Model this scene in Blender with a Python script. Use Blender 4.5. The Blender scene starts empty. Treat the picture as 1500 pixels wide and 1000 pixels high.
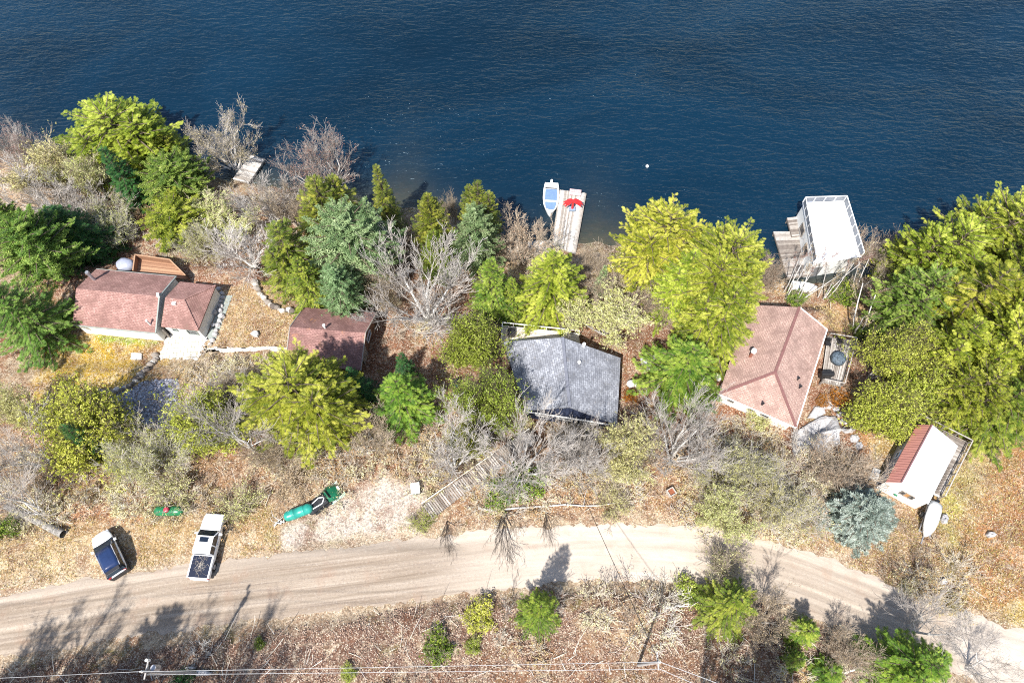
import bpy, math, random
import numpy as np
from mathutils import Vector, Matrix
S = bpy.context.scene
COL = S.collection
PI = math.pi
# ------------------------------------------------------------------ camera
CH = 65.0; TH = math.radians(26.57); CT, ST = math.cos(TH), math.sin(TH)
cd = bpy.data.cameras.new("camera"); cam = bpy.data.objects.new("camera", cd); COL.objects.link(cam)
cam.location = (0, 0, CH); cam.rotation_euler = (TH, 0, 0)
cd.sensor_width = 36; cd.lens = 24; cd.clip_end = 3000; cd.clip_start = .5
S.camera = cam
def P(u, v, z):
    """point of the photograph (1500 x 1000) at world height z"""
    cx, cy = (u - 750) / 1000, -(v - 500) / 1000
    d = (cx, cy * CT + ST, cy * ST - CT); t = (z - CH) / d[2]
    return Vector((d[0] * t, d[1] * t, z))
# ------------------------------------------------------------------ terrain
LAKE = -7.0
SH = [(-100,215),(0,225),(100,260),(180,270),(270,262),(345,268),(420,285),(520,300),(590,310),(700,335),(770,365),(840,364),(905,362),(1000,390),(1100,410),(1170,425),(1290,410),(1400,390),(1600,380)]
SHP = [P(u, v, LAKE) for u, v in SH]
SX = np.array([-200] + [p.x for p in SHP] + [200]); SY = np.array([70] + [p.y for p in SHP] + [52])
RD = [(-60,925),(0,917),(125,895),(250,876),(400,858),(550,840),(700,820),(850,808),(950,808),(1050,815),(1150,840),(1250,878),(1350,920),(1450,955),(1560,990)]
RDP = [P(u, v, 0) for u, v in RD]
RX = np.array([-120] + [p.x for p in RDP] + [100]); RY = np.array([-6] + [p.y for p in RDP] + [-22])
def smooth_interp(x, X, Y):
    return (np.interp(x - 2.5, X, Y) + np.interp(x - 1.2, X, Y) + np.interp(x, X, Y) + np.interp(x + 1.2, X, Y) + np.interp(x + 2.5, X, Y)) / 5
def sstep(t):
    t = np.clip(t, 0, 1); return t * t * (3 - 2 * t)
def wob(x, y, s, k=0.0):
    return (np.sin(x * s * 1.3 + y * s * .7 + k) + np.sin(x * s * .6 - y * s * 1.7 + 2.1 + k * 2) + np.sin(x * s * 2.3 + y * s * 2.1 + 4 + k * 3) * .6) / 2.6
def shore_y(x): return smooth_interp(x, SX, SY) + .5 * wob(x, x * .3, .9)
def road_y(x): return smooth_interp(x, RX, RY)
PADS = [(-41.2, 38, 9.5, 5.6, -3.5), (-19.5, 33.3, 5.2, 4.4, -3.4), (5.2, 28.5, 7, 5, -3.0), (27.5, 30.3, 7.5, 7, -2.6), (38.4, 18.6, 4.2, 4.0, -1.2), (-12.5, 15.5, 6, 3.4, -.35)]
def zt(x, y):
    x = np.asarray(x, float); y = np.asarray(y, float)
    yr = road_y(x) + 2.75; ys = shore_y(x)
    D = np.maximum(ys - (yr + 3), 5)
    u = np.clip((y - yr - 3) / D, 0, 1)
    z = -6.75 * (u * .8 + .2 * sstep(u))
    z = z + .22 * wob(x, y, .55) * sstep((y - yr) / 4) * sstep((ys - y) / 4)
    for (px, py, rx, ry, pz) in PADS:
        m = np.maximum(np.abs(x - px) / rx, np.abs(y - py) / ry)
        w = sstep((1.45 - m) / .45); z = z * (1 - w) + pz * w
    z = np.where(y > ys, np.maximum(-6.8 - (y - ys) * .3, -13), z)
    ds = (yr - 5.7) - y
    B = .45 + .95 * np.exp(-((x - 9) / 5.5) ** 2) + .3 * np.exp(-((x + 8) / 10) ** 2)
    zs = B * sstep(ds / 1.7) + .18 * wob(x, y, .7) * sstep(ds / 3) - .0 * ds
    return np.where(ds > 0, zs, z)
def zg(x, y): return float(zt(x, y))
def G(u, v, h=0.0):
    """terrain point whose point h metres above projects to (u, v)"""
    z = -2.0
    for _ in range(40):
        p = P(u, v, z + h); z = .5 * z + .5 * zg(p.x, p.y)
    p = P(u, v, z + h); return Vector((p.x, p.y, zg(p.x, p.y)))
def depth(u, v, z): return (P(u, v, z) - Vector((0, 0, CH))).length / math.sqrt(1 + ((u - 750) / 1000) ** 2 + ((v - 500) / 1000) ** 2)
# ------------------------------------------------------------------ object helpers
ORG = {}
def thing(name, label, cat, loc, rz=0, group=None):
    o = bpy.data.objects.new(name, None); COL.objects.link(o); o.location = loc; o.rotation_euler = (0, 0, rz)
    o.empty_display_size = .3; tag(o, label, cat, group); ORG[o] = Vector(loc); return o
def tag(o, label, cat, group=None):
    o["label"] = label; o["category"] = cat
    if group: o["group"] = group
    return o
def link(name, me, mat, parent=None, kind=None, label=None):
    o = bpy.data.objects.new(name, me); COL.objects.link(o)
    if mat and not me.materials: me.materials.append(mat)
    if parent is not None: o.parent = parent; ORG[o] = ORG.get(parent, Vector((0, 0, 0)))
    if kind: o["kind"] = kind
    if label: o["label"] = label
    return o
def np_mesh(name, V, Q, tint=None, smooth=False):
    V = np.asarray(V, np.float32); Q = np.asarray(Q, np.int32); k = Q.shape[1]
    me = bpy.data.meshes.new(name); me.vertices.add(len(V)); me.vertices.foreach_set("co", V.ravel())
    me.loops.add(Q.size); me.loops.foreach_set("vertex_index", Q.ravel())
    me.polygons.add(len(Q)); me.polygons.foreach_set("loop_start", np.arange(len(Q), dtype=np.int32) * k)
    if smooth: me.polygons.foreach_set("use_smooth", np.ones(len(Q), bool))
    if tint is not None:
        a = me.attributes.new("tint", "FLOAT", "FACE"); a.data.foreach_set("value", np.asarray(tint, np.float32))
    me.update(calc_edges=True); return me
class MB:
    def __init__(s): s.v = []; s.f = []; s.t = []; s.uv = []
    def add(s, vs, fs, tint=.5, uv=None):
        b = len(s.v); s.v += [tuple(p) for p in vs]
        for i, f in enumerate(fs):
            s.f.append([b + j for j in f]); s.t.append(tint); s.uv.append(uv[i] if uv else [(vs[j][0], vs[j][1]) for j in f])
        return s
    def box(s, c, d, rz=0, tint=.5, rot=None):
        x, y, z = [k / 2 for k in d]
        vs = [Vector((a * x, b * y, e * z)) for a in (-1, 1) for b in (-1, 1) for e in (-1, 1)]
        R = rot if rot is not None else Matrix.Rotation(rz, 3, 'Z')
        return s.add([R @ p + Vector(c) for p in vs], [(0,1,3,2),(4,6,7,5),(0,4,5,1),(2,3,7,6),(0,2,6,4),(1,5,7,3)], tint)
    def bar(s, a, b, w, h=None, tint=.5):
        a, b = Vector(a), Vector(b); d = b - a; h = h or w
        R = d.to_track_quat('X', 'Z').to_matrix()
        return s.box((a + b) / 2, (d.length, w, h), rot=R, tint=tint)
    def tube(s, a, b, r0, r1=None, k=8, tint=.5, cap=True):
        a, b = Vector(a), Vector(b); r1 = r0 if r1 is None else r1; R = (b - a).to_track_quat('Z', 'Y').to_matrix()
        vs = []
        for c, r in ((a, r0), (b, r1)):
            vs += [c + R @ Vector((math.cos(2*PI*i/k) * r, math.sin(2*PI*i/k) * r, 0)) for i in range(k)]
        fs = [(i, (i+1) % k, k + (i+1) % k, k + i) for i in range(k)]
        if cap: fs += [tuple(range(k))[::-1], tuple(range(k, 2*k))]
        return s.add(vs, fs, tint)
    def path(s, pts, r, k=6):
        for a, b in zip(pts, pts[1:]): s.tube(a, b, r, r, k, cap=True)
        return s
    def slab(s, poly, t, tint=.5):
        """planar polygon (counter-clockwise from above) with thickness t downwards and in-plane uvs"""
        p = [Vector(q) for q in poly]; n = len(p)
        nr = Vector((0, 0, 0))
        for i in range(n): nr += p[i].cross(p[(i+1) % n])
        nr.normalize()
        if nr.z < 0: p.reverse(); nr = -nr
        U = Vector((-nr.y, nr.x, 0)); U = U.normalized() if U.length > 1e-4 else Vector((1, 0, 0)); W = nr.cross(U)
        lo = [q - Vector((0, 0, t)) for q in p]; vs = p + lo
        uv = lambda q: (q.dot(U), q.dot(W))
        fs = [tuple(range(n)), tuple(range(2*n - 1, n - 1, -1))] + [(i, n + i, n + (i+1) % n, (i+1) % n) for i in range(n)]
        return s.add(vs, fs, tint, [[uv(vs[j]) for j in f] for f in fs])
    def prism(s, poly, z0, z1, tint=.5):
        n = len(poly); vs = [(q[0], q[1], z0) for q in poly] + [(q[0], q[1], z1) for q in poly]
        ar = sum(poly[i][0] * poly[(i+1) % n][1] - poly[(i+1) % n][0] * poly[i][1] for i in range(n))
        fs = [tuple(range(n))[::-1], tuple(range(n, 2*n))] + [(i, (i+1) % n, n + (i+1) % n, n + i) for i in range(n)]
        if ar < 0: fs = [tuple(reversed(f)) for f in fs]
        return s.add(vs, fs, tint)
    def loft(s, rings, tint=.5):
        n = len(rings[0]); vs = [q for r in rings for q in r]
        fs = [(i*n + j, i*n + (j+1) % n, (i+1)*n + (j+1) % n, (i+1)*n + j) for i in range(len(rings) - 1) for j in range(n)]
        fs += [tuple(range(n))[::-1], tuple((len(rings)-1)*n + j for j in range(n))]
        return s.add(vs, fs, tint)
    def ball(s, c, r, k=10, m=6, sq=1.0, tint=.5):
        rx, ry, rz_ = r if hasattr(r, '__len__') else (r, r, r)
        rings = []
        for i in range(1, m):
            a = PI * i / m
            rings.append([(c[0] + rx * math.sin(a) * math.cos(2*PI*j/k), c[1] + ry * math.sin(a) * math.sin(2*PI*j/k), c[2] - rz_ * math.cos(a)) for j in range(k)])
        return s.loft(rings, tint)
    def build(s, name, mat, parent=None, local=False, smooth=False, bevel=0, label=None, kind=None):
        o0 = Vector((0, 0, 0)) if (local or parent is None) else ORG[parent]
        me = bpy.data.meshes.new(name); me.from_pydata([(q[0] - o0.x, q[1] - o0.y, q[2] - o0.z) for q in s.v], [], s.f)
        a = me.attributes.new("tint", "FLOAT", "FACE"); a.data.foreach_set("value", s.t)
        ul = me.uv_layers.new(name="UVMap"); ul.data.foreach_set("uv", [c for f in s.uv for q in f for c in q])
        if smooth: me.polygons.foreach_set("use_smooth", [True] * len(me.polygons))
        me.update()
        o = link(name, me, mat, parent, kind, label)
        if bevel:
            m = o.modifiers.new("bevel", 'BEVEL'); m.width = bevel; m.segments = 2; m.limit_method = 'ANGLE'
        return o
# ------------------------------------------------------------------ materials
class NT:
    def __init__(s, name):
        s.m = bpy.data.materials.new(name); s.m.use_nodes = True; s.n = s.m.node_tree; s.b = s.n.nodes["Principled BSDF"]; s.out = s.n.nodes["Material Output"]
    def N(s, t, **k):
        x = s.n.nodes.new(t)
        for a, b in k.items(): setattr(x, a, b)
        return x
    def L(s, a, b): s.n.links.new(a, b)
    def val(s, x, v):
        if hasattr(v, 'is_linked') or hasattr(v, 'links'): s.L(v, x)
        else: x.default_value = v
    def pos(s): return s.N("ShaderNodeNewGeometry").outputs["Position"]
    def uv(s): return s.N("ShaderNodeTexCoord").outputs["UV"]
    def obj(s): return s.N("ShaderNodeTexCoord").outputs["Object"]
    def map(s, vec, scale, rot=(0, 0, 0)):
        x = s.N("ShaderNodeMapping"); s.L(vec, x.inputs[0]); x.inputs["Scale"].default_value = scale; x.inputs["Rotation"].default_value = rot; return x.outputs[0]
    def noise(s, vec, sc, det=3, rough=.55, dist=0):
        x = s.N("ShaderNodeTexNoise"); s.L(vec, x.inputs["Vector"]); x.inputs["Scale"].default_value = sc; x.inputs["Detail"].default_value = det
        x.inputs["Roughness"].default_value = rough; x.inputs["Distortion"].default_value = dist; return x.outputs["Fac"]
    def voro(s, vec, sc, out="Color"):
        x = s.N("ShaderNodeTexVoronoi"); s.L(vec, x.inputs["Vector"]); x.inputs["Scale"].default_value = sc; return x.outputs[out]
    def attr(s, n, o="Fac"):
        x = s.N("ShaderNodeAttribute"); x.attribute_name = n; return x.outputs[o]
    def ramp(s, fac, stops):
        x = s.N("ShaderNodeValToRGB"); s.L(fac, x.inputs[0]); e = x.color_ramp.elements
        while len(e) < len(stops): e.new(.5)
        for k, (p, c) in enumerate(stops):
            e[k].position = p; e[k].color = tuple(c) + (1,) if hasattr(c, '__len__') else (c, c, c, 1)
        return x.outputs[0]
    def mix(s, a, b, f, mode='MIX'):
        x = s.N("ShaderNodeMix", data_type='RGBA', blend_type=mode, clamp_factor=True)
        s.val(x.inputs[0], f); s.valc(x.inputs[6], a); s.valc(x.inputs[7], b); return x.outputs[2]
    def valc(s, x, v):
        if hasattr(v, 'links'): s.L(v, x)
        else: x.default_value = tuple(v) + (1,) if hasattr(v, '__len__') else (v, v, v, 1)
    def math(s, op, a, b=0.0):
        x = s.N("ShaderNodeMath", operation=op); s.val(x.inputs[0], a); s.val(x.inputs[1], b); return x.outputs[0]
    def sep(s, c):
        x = s.N("ShaderNodeSeparateColor"); s.L(c, x.inputs[0]); return x.outputs[0]
    def rnd(s): return s.N("ShaderNodeObjectInfo").outputs["Random"]
    def bump(s, h, st=.5, d=.05):
        x = s.N("ShaderNodeBump"); x.inputs["Strength"].default_value = st; x.inputs["Distance"].default_value = d; s.L(h, x.inputs["Height"]); s.L(x.outputs[0], s.b.inputs["Normal"])
    def col(s, c): s.valc(s.b.inputs["Base Color"], c); return s
    def set(s, rough=.7, spec=.3, metal=0): 
        s.b.inputs["Roughness"].default_value = rough; s.b.inputs["Specular IOR Level"].default_value = spec; s.b.inputs["Metallic"].default_value = metal; return s
def plain(name, c, rough=.6, spec=.3, metal=0, var=.25, sc=3.0, bump=0):
    t = NT(name); t.set(rough, spec, metal)
    n = t.noise(t.obj(), sc, 5, .65)
    t.col(t.mix(c, [k * (1 - var) for k in c], t.ramp(n, [(.35, 0.0), (.7, 1.0)])))
    if bump: t.bump(n, bump, .02)
    return t.m
def leaf(name, dark, mid, light, tr=.3):
    t = NT(name); t.set(.55, .25)
    f = t.attr("tint")
    c = t.ramp(f, [(.05, dark), (.5, mid), (.95, light)])
    hs = t.N('ShaderNodeHueSaturation'); t.L(c, hs.inputs['Color']); t.L(t.math('ADD', t.math('MULTIPLY', t.rnd(), .04), .487), hs.inputs['Hue']); hs.inputs['Saturation'].default_value = 1.08; c = hs.outputs[0]
    c = t.mix(c, 0.0, t.math('MULTIPLY', t.math('FRACT', t.math('MULTIPLY', t.rnd(), 7.3)), .25))
    t.col(c)
    tb = t.N("ShaderNodeBsdfTranslucent"); t.L(t.mix(c, (1.0, .95, .35), .22), tb.inputs[0])
    mx = t.N("ShaderNodeMixShader"); mx.inputs[0].default_value = tr; t.L(t.b.outputs[0], mx.inputs[1]); t.L(tb.outputs[0], mx.inputs[2]); t.L(mx.outputs[0], t.out.inputs[0])
    return t.m
def bark(name, a, b, sc=6):
    t = NT(name); t.set(.85, .15); n = t.noise(t.obj(), sc, 4, .7)
    t.col(t.mix(t.ramp(n, [(.3, a), (.7, b)]), 0.0, t.math('MULTIPLY', t.rnd(), .25))); return t.m
def tinted(name, stops, rough=.8, spec=.2, sc=5, var=.35, obj=True):
    t = NT(name); t.set(rough, spec); n = t.noise(t.obj() if obj else t.pos(), sc, 4, .7)
    t.col(t.mix(t.ramp(t.attr("tint"), stops), 0.0, t.ramp(n, [(.4, 0.0), (.8, var)]))); return t.m
def shingle(name, c1, c2, dark, patch=None, sx=.34, sy=.17):
    t = NT(name); t.set(.9, .15); uv = t.uv()
    b = t.N("ShaderNodeTexBrick"); t.L(uv, b.inputs["Vector"]); b.inputs["Scale"].default_value = 1; b.inputs["Brick Width"].default_value = sx; b.inputs["Row Height"].default_value = sy
    b.inputs["Mortar Size"].default_value = .018; b.inputs["Mortar Smooth"].default_value = .3; b.inputs["Bias"].default_value = 0
    for k, c in (("Color1", c1), ("Color2", c2), ("Mortar", dark)): b.inputs[k].default_value = tuple(c) + (1,)
    c = t.mix(b.outputs["Color"], [k * .55 for k in c1], t.ramp(t.noise(t.pos(), 9, 3, .7), [(.5, 0.0), (.75, .8)]))
    c = t.mix(c, [min(1, k * 1.7 + .05) for k in c2], t.ramp(t.noise(t.pos(), 5.5, 4, .75), [(.52, 0.0), (.75, .7)]))
    c = t.mix(c, [k * .6 for k in c1], t.ramp(t.noise(t.pos(), .7, 3, .6), [(.42, 0.0), (.66, .75)]))
    c = t.mix(c, (.16,.13,.09), t.ramp(t.noise(t.pos(), 1.6, 6, .8, .8), [(.57, 0.0), (.7, .6)]))
    if patch: c = t.mix(c, patch, t.ramp(t.noise(t.pos(), .9, 5, .75, .5), [(.6, 0.0), (.68, .75)]))
    t.col(c); t.bump(b.outputs["Fac"], .4, .02); return t.m
M = {}
M['hemlock'] = leaf('hemlock_foliage', (.06,.1,.016), (.31,.35,.05), (.7,.69,.16), .2)
M['hemgreen'] = leaf('green_hemlock_foliage', (.045,.105,.018), (.22,.29,.05), (.52,.54,.12), .2)
M['cedar'] = leaf('cedar_foliage', (.065,.1,.02), (.2,.24,.045), (.47,.47,.1), .2)
M['dark'] = leaf('spruce_foliage', (.015,.05,.02), (.035,.11,.035), (.1,.21,.06), .18)
M['spruce'] = leaf('bright_spruce_foliage', (.06,.11,.02), (.18,.265,.045), (.42,.46,.09), .2)
M['pine'] = leaf('pine_foliage', (.1,.17,.07), (.26,.36,.17), (.45,.54,.3), .2)
M['pinegreen'] = leaf('green_pine_foliage', (.06,.12,.03), (.19,.29,.06), (.42,.5,.14), .2)
M['blue'] = leaf('blue_spruce_foliage', (.13,.17,.14), (.28,.34,.29), (.62,.68,.6), .12)
M['olive'] = leaf('olive_leaves', (.2,.24,.04), (.46,.51,.095), (.78,.77,.24), .35)
M['bud'] = leaf('budding_leaves', (.4,.37,.14), (.64,.61,.29), (.85,.81,.48), .35)
M['tanbud'] = leaf('tan_buds', (.3,.21,.14), (.5,.38,.26), (.64,.53,.37), .3)
M['pinkbud'] = leaf('pink_buds', (.22,.1,.09), (.38,.24,.2), (.5,.36,.3), .3)
M['redbud'] = leaf('red_buds', (.3,.05,.06), (.45,.16,.16), (.5,.3,.28), .3)
M['rust'] = leaf('rust_leaves', (.2,.06,.02), (.42,.14,.04), (.55,.26,.08), .25)
M['gbark'] = bark('grey_bark', (.28,.25,.22), (.62,.58,.53))
M['wbark'] = bark('white_bark', (.5,.47,.43), (.84,.81,.77), 4)
M['bbark'] = bark('brown_bark', (.1,.075,.055), (.22,.17,.13))
M['dbark'] = bark('dark_bark', (.05,.04,.035), (.13,.105,.09))
M['gtwig'] = bark('grey_twigs', (.36,.31,.27), (.64,.58,.52), 2)
M['ttwig'] = bark('tan_twigs', (.34,.27,.2), (.58,.48,.37), 2)
M['wtwig'] = bark('pale_twigs', (.42,.37,.32), (.72,.66,.6), 2)
# ------------------------------------------------------------------ ground sheet
def in_poly(x, y, poly):
    c = np.zeros(x.shape, bool); n = len(poly)
    for i in range(n):
        x0, y0 = poly[i]; x1, y1 = poly[(i+1) % n]
        c ^= ((y0 > y) != (y1 > y)) & (x < (x1 - x0) * (y - y0) / ((y1 - y0) or 1e-9) + x0)
    return c
def seg_dist(x, y, poly):
    d = np.full(x.shape, 1e9); n = len(poly)
    for i in range(n):
        x0, y0 = poly[i]; x1, y1 = poly[(i+1) % n]; dx, dy = x1 - x0, y1 - y0; L = dx*dx + dy*dy or 1e-9
        t = np.clip(((x - x0) * dx + (y - y0) * dy) / L, 0, 1); d = np.minimum(d, np.hypot(x - x0 - t*dx, y - y0 - t*dy))
    return d
def pxpoly(l, z=None): return [tuple((G(u, v) if z is None else P(u, v, z))[:2]) for u, v in l]
ZONES = [  # polygon in the photograph's pixels, ground colour, edge softness in metres
    ([(-60,480),(230,300),(560,300),(700,400),(1130,440),(1300,420),(1560,400),(1560,640),(1240,680),(700,660),(400,560),(240,420),(-60,560)], (.27,.135,.085), 1.5),
    ([(-60,560),(330,560),(600,640),(1250,690),(1250,790),(700,770),(560,690),(-60,770)], (.36,.23,.135), 1.5),
    ([(300,560),(560,640),(700,640),(620,700),(460,690),(330,660)], (.33,.17,.1), 1.2),
    ([(310,430),(400,410),(440,470),(420,512),(300,510)], (.46,.33,.19), .7),
    ([(240,520),(420,520),(450,560),(380,620),(270,600),(262,560)], (.36,.29,.2), .8),
    ([(50,500),(150,485),(236,505),(232,545),(205,568),(140,588),(60,585)], (.5,.35,.05), .8),
    ([(140,488),(235,500),(225,508),(150,500)], (.22,.36,.03), .3),
    ([(200,525),(232,505),(236,530),(215,555)], (.33,.21,.13), .5),
    ([(1185,445),(1290,440),(1330,470),(1250,495),(1200,480)], (.5,.33,.19), .7),
    ([(1240,560),(1320,600),(1300,690),(1270,690),(1235,620)], (.48,.27,.12), .7),
    ([(1270,600),(1345,600),(1300,700),(1275,700)], (.42,.33,.12), .5),
    ([(1400,650),(1560,640),(1560,960),(1430,930),(1330,860),(1340,760),(1380,720)], (.44,.26,.115), .9),
    ([(1440,660),(1560,640),(1560,900),(1500,900),(1430,860),(1420,780)], (.45,.23,.1), 1.6), ([(1400,660),(1460,650),(1440,720),(1400,760)], (.6,.52,.3), 1.2), ([(1440,900),(1500,880),(1560,940),(1480,960)], (.5,.4,.14), 1.0),
    ([(1385,690),(1425,700),(1400,790),(1395,900),(1350,880),(1365,790)], (.44,.42,.12), .9),
    ([(1250,790),(1340,745),(1390,790),(1385,860),(1330,870),(1240,820)], (.4,.29,.19), .8),
    ([(-60,760),(110,770),(260,740),(400,740),(420,820),(-60,880)], (.47,.345,.19), 1.2),
    ([(10,800),(130,800),(140,850),(-60,880),(-60,820)], (.58,.47,.31), 1.0),
    ([(60,740),(220,735),(220,760),(60,770)], (.42,.22,.12), .8),
    ([(400,790),(480,735),(560,698),(620,700),(632,735),(612,768),(640,790),(420,825)], (.58,.545,.52), .6),
    ([(-60,985),(360,930),(620,885),(850,868),(1000,872),(1110,880),(1230,940),(1300,1000),(1320,1200),(-60,1200)], (.19,.115,.09), .8),
    ([(850,880),(960,885),(940,960),(860,940)], (.42,.31,.2), 1.2),
    ([(700,960),(790,950),(1100,960),(1290,985),(1260,1100),(720,1100)], (.24,.14,.09), 1.5),
    ([(1290,1000),(1400,940),(1560,985),(1560,1200),(1330,1200)], (.62,.54,.4), .8),
]
def axis(lo, hi, st, far):
    a = list(np.arange(lo, hi, st)); g = st; l = [lo]; h = [hi]
    while l[-1] > -far: g *= 1.25; l.append(l[-1] - g)
    g = st
    while h[-1] < far: g *= 1.25; h.append(h[-1] + g)
    return np.array(l[:0:-1] + a + h)
gx = axis(-75, 75, .4, 300); gy = axis(-22, 64, .4, 300)
X, Y = np.meshgrid(gx, gy); Z = zt(X, Y)
C = np.empty(X.shape + (4,), np.float32); C[..., :3] = (.38, .28, .19); C[..., 3] = 1
for k, (pl, c, soft) in enumerate(ZONES):
    pl = pxpoly(pl); ins = in_poly(X, Y, pl); d = seg_dist(X, Y, pl)
    w = sstep(np.where(ins, d, -d) / (soft * 2) + .5 + .55 * wob(X, Y, 1.7, k) * .8 + .25 * wob(X, Y, 4.3, k + 1))[..., None]
    C[..., :3] = C[..., :3] * (1 - w) + np.array(c) * w
# pale dusty verge beside the road, mud at the shore
dr = np.abs(Y - road_y(X)); w = (sstep((4.2 + .7 * wob(X, Y, 1.1) - dr) / 1.2) * .9)[..., None]; C[..., :3] = C[..., :3] * (1 - w) + np.array((.47, .385, .29)) * w
w = sstep((Y - shore_y(X) + 1) / 1.2)[..., None]; C[..., :3] = C[..., :3] * (1 - w) + np.array((.14, .11, .075)) * w
C[..., :3] *= np.array((.95, .87, .77))
n, m = X.shape
idx = np.arange(n * m).reshape(n, m); Q = np.stack([idx[:-1, :-1], idx[:-1, 1:], idx[1:, 1:], idx[1:, :-1]], -1).reshape(-1, 4)
me = np_mesh("ground", np.stack([X, Y, Z], -1).reshape(-1, 3), Q, smooth=True)
a = me.attributes.new("zone", "FLOAT_COLOR", "POINT"); a.data.foreach_set("color", C.ravel())
t = NT("forest_ground"); t.set(.95, .1); p = t.pos()
c = t.attr("zone", "Color")
c = t.mix(c, (.2, .095, .055), t.ramp(t.noise(p, .45, 6, .72, .4), [(.46, 0.0), (.62, .75)]))
c = t.mix(c, (.2, .2, .05), t.ramp(t.noise(t.map(p, (1, 1, 1), (0, 0, 1)), .33, 6, .75, .5), [(.55, 0.0), (.68, .5)]))
c = t.mix(c, (.64, .54, .38), t.ramp(t.noise(p, .8, 6, .75, .6), [(.5, 0.0), (.66, .6)]))
v1 = t.sep(t.voro(p, 6.5)); v2 = t.sep(t.voro(t.map(p, (1, 1, 1), (0, 0, .7)), 12))
c = t.mix(c, (.05, .035, .025), t.ramp(v1, [(.0, .55), (.28, .2), (.5, 0.0)]))
c = t.mix(c, (.8, .7, .55), t.ramp(v2, [(.72, 0.0), (.95, .55)]))
c = t.mix(c, (.06, .045, .03), t.ramp(t.noise(p, 9, 5, .8), [(.5, 0.0), (.68, .6)]))
t.col(c); t.bump(t.math('ADD', t.noise(p, 5, 5, .8), v1), .9, .12)
ground = link("ground", me, t.m, kind="structure")
# ------------------------------------------------------------------ road sheet
xs = np.arange(-110, 90, .35); ws = np.linspace(-1, 1, 27)
cy_ = road_y(xs); sl = np.gradient(cy_, xs); nx, ny = -sl / np.hypot(1, sl), 1 / np.hypot(1, sl)
hw = 2.7 + .22 * wob(xs, xs * 0, 1.1) - .25 * np.exp(-((xs - 8) / 6) ** 2)
hu = hw + .15 * np.random.RandomState(3).randn(len(xs)) * .7; hd = hw + .15 * np.random.RandomState(4).randn(len(xs)) * .7
WW = np.where(ws[None, :] > 0, ws[None, :] * hu[:, None], ws[None, :] * hd[:, None])
VX = xs[:, None] + nx[:, None] * WW; VY = cy_[:, None] + ny[:, None] * WW
rut = -.035 * (np.exp(-((WW - .9) / .3) ** 2) + np.exp(-((WW + .75) / .3) ** 2) + .6 * np.exp(-((WW - 1.9) / .2) ** 2))
VZ = zt(VX, VY) + .06 + rut * 1.3 - .045 * np.abs(ws[None, :]) ** 6
n, m = VX.shape; idx = np.arange(n * m).reshape(n, m); Q = np.stack([idx[:-1, :-1], idx[1:, :-1], idx[1:, 1:], idx[:-1, 1:]], -1).reshape(-1, 4)
me = np_mesh("dirt_road", np.stack([VX, VY, VZ], -1).reshape(-1, 3), Q, smooth=True)
a = me.attributes.new("lane", "FLOAT_VECTOR", "POINT")
s_len = np.concatenate([[0], np.cumsum(np.hypot(np.diff(xs), np.diff(cy_)))])
a.data.foreach_set("vector", np.stack([np.repeat(s_len[:, None], m, 1), WW, np.zeros_like(WW)], -1).astype(np.float32).ravel())
a = me.attributes.new('pale', 'FLOAT', 'POINT'); a.data.foreach_set('value', (.95 * np.exp(-((VX - 8) / 13) ** 4) + .35 * np.exp(-((VX - 30) / 12) ** 2) + .35 * sstep((WW - 1.3) / 1.2) + .9 * sstep((VX - 37) / 3)).clip(0, 1).astype(np.float32).ravel())
t = NT("dirt_road_surface"); t.set(.95, .1); p = t.pos(); ln = t.attr("lane", "Vector")
c = t.ramp(t.noise(t.map(ln, (.045, 1.1, 1)), 1.0, 7, .68, .4), [(.28, (.17, .128, .092)), (.48, (.31, .247, .188)), (.72, (.47, .395, .315))])
c = t.mix(c, (.13, .1, .085), t.ramp(t.noise(t.map(ln, (.1, 5.0, 1)), 1.0, 4, .6), [(.54, 0.0), (.66, .4)]))
c = t.mix(c, (.6, .54, .47), t.ramp(t.noise(p, 5, 6, .8), [(.54, 0.0), (.7, .4)]))
c = t.mix(c, (.15, .115, .095), t.ramp(t.noise(p, 6, 6, .85), [(.5, 0.0), (.7, .7)]))
rt = t.N('ShaderNodeSeparateXYZ'); t.L(ln, rt.inputs[0]); ry = t.math('ADD', rt.outputs[1], t.math('MULTIPLY', t.math('SUBTRACT', t.noise(t.map(ln, (.08, .2, 1)), 1.0, 3, .5), .5), 1.0))
for yy, ww in ((.9, .26), (-.75, .26), (1.75, .15), (-1.7, .2)): c = t.mix(c, (.19, .145, .105), t.math('MULTIPLY', t.math('SUBTRACT', 1.0, t.math('MINIMUM', 1.0, t.math('DIVIDE', t.math('ABSOLUTE', t.math('SUBTRACT', ry, yy)), ww))), .55))
c = t.mix(c, (.52, .45, .375), t.math('MULTIPLY', t.attr('pale'), t.ramp(t.noise(t.map(ln, (.12, .8, 1)), 1.0, 5, .65), [(.3, .35), (.6, .95)])))
c = t.mix(c, (.3, .18, .12), t.ramp(t.noise(p, .5, 4, .6), [(.55, 0.0), (.75, .35)]))
t.col(c); t.bump(t.noise(p, 5, 5, .8), .6, .06)
link("dirt_road", me, t.m, kind="structure")
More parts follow.
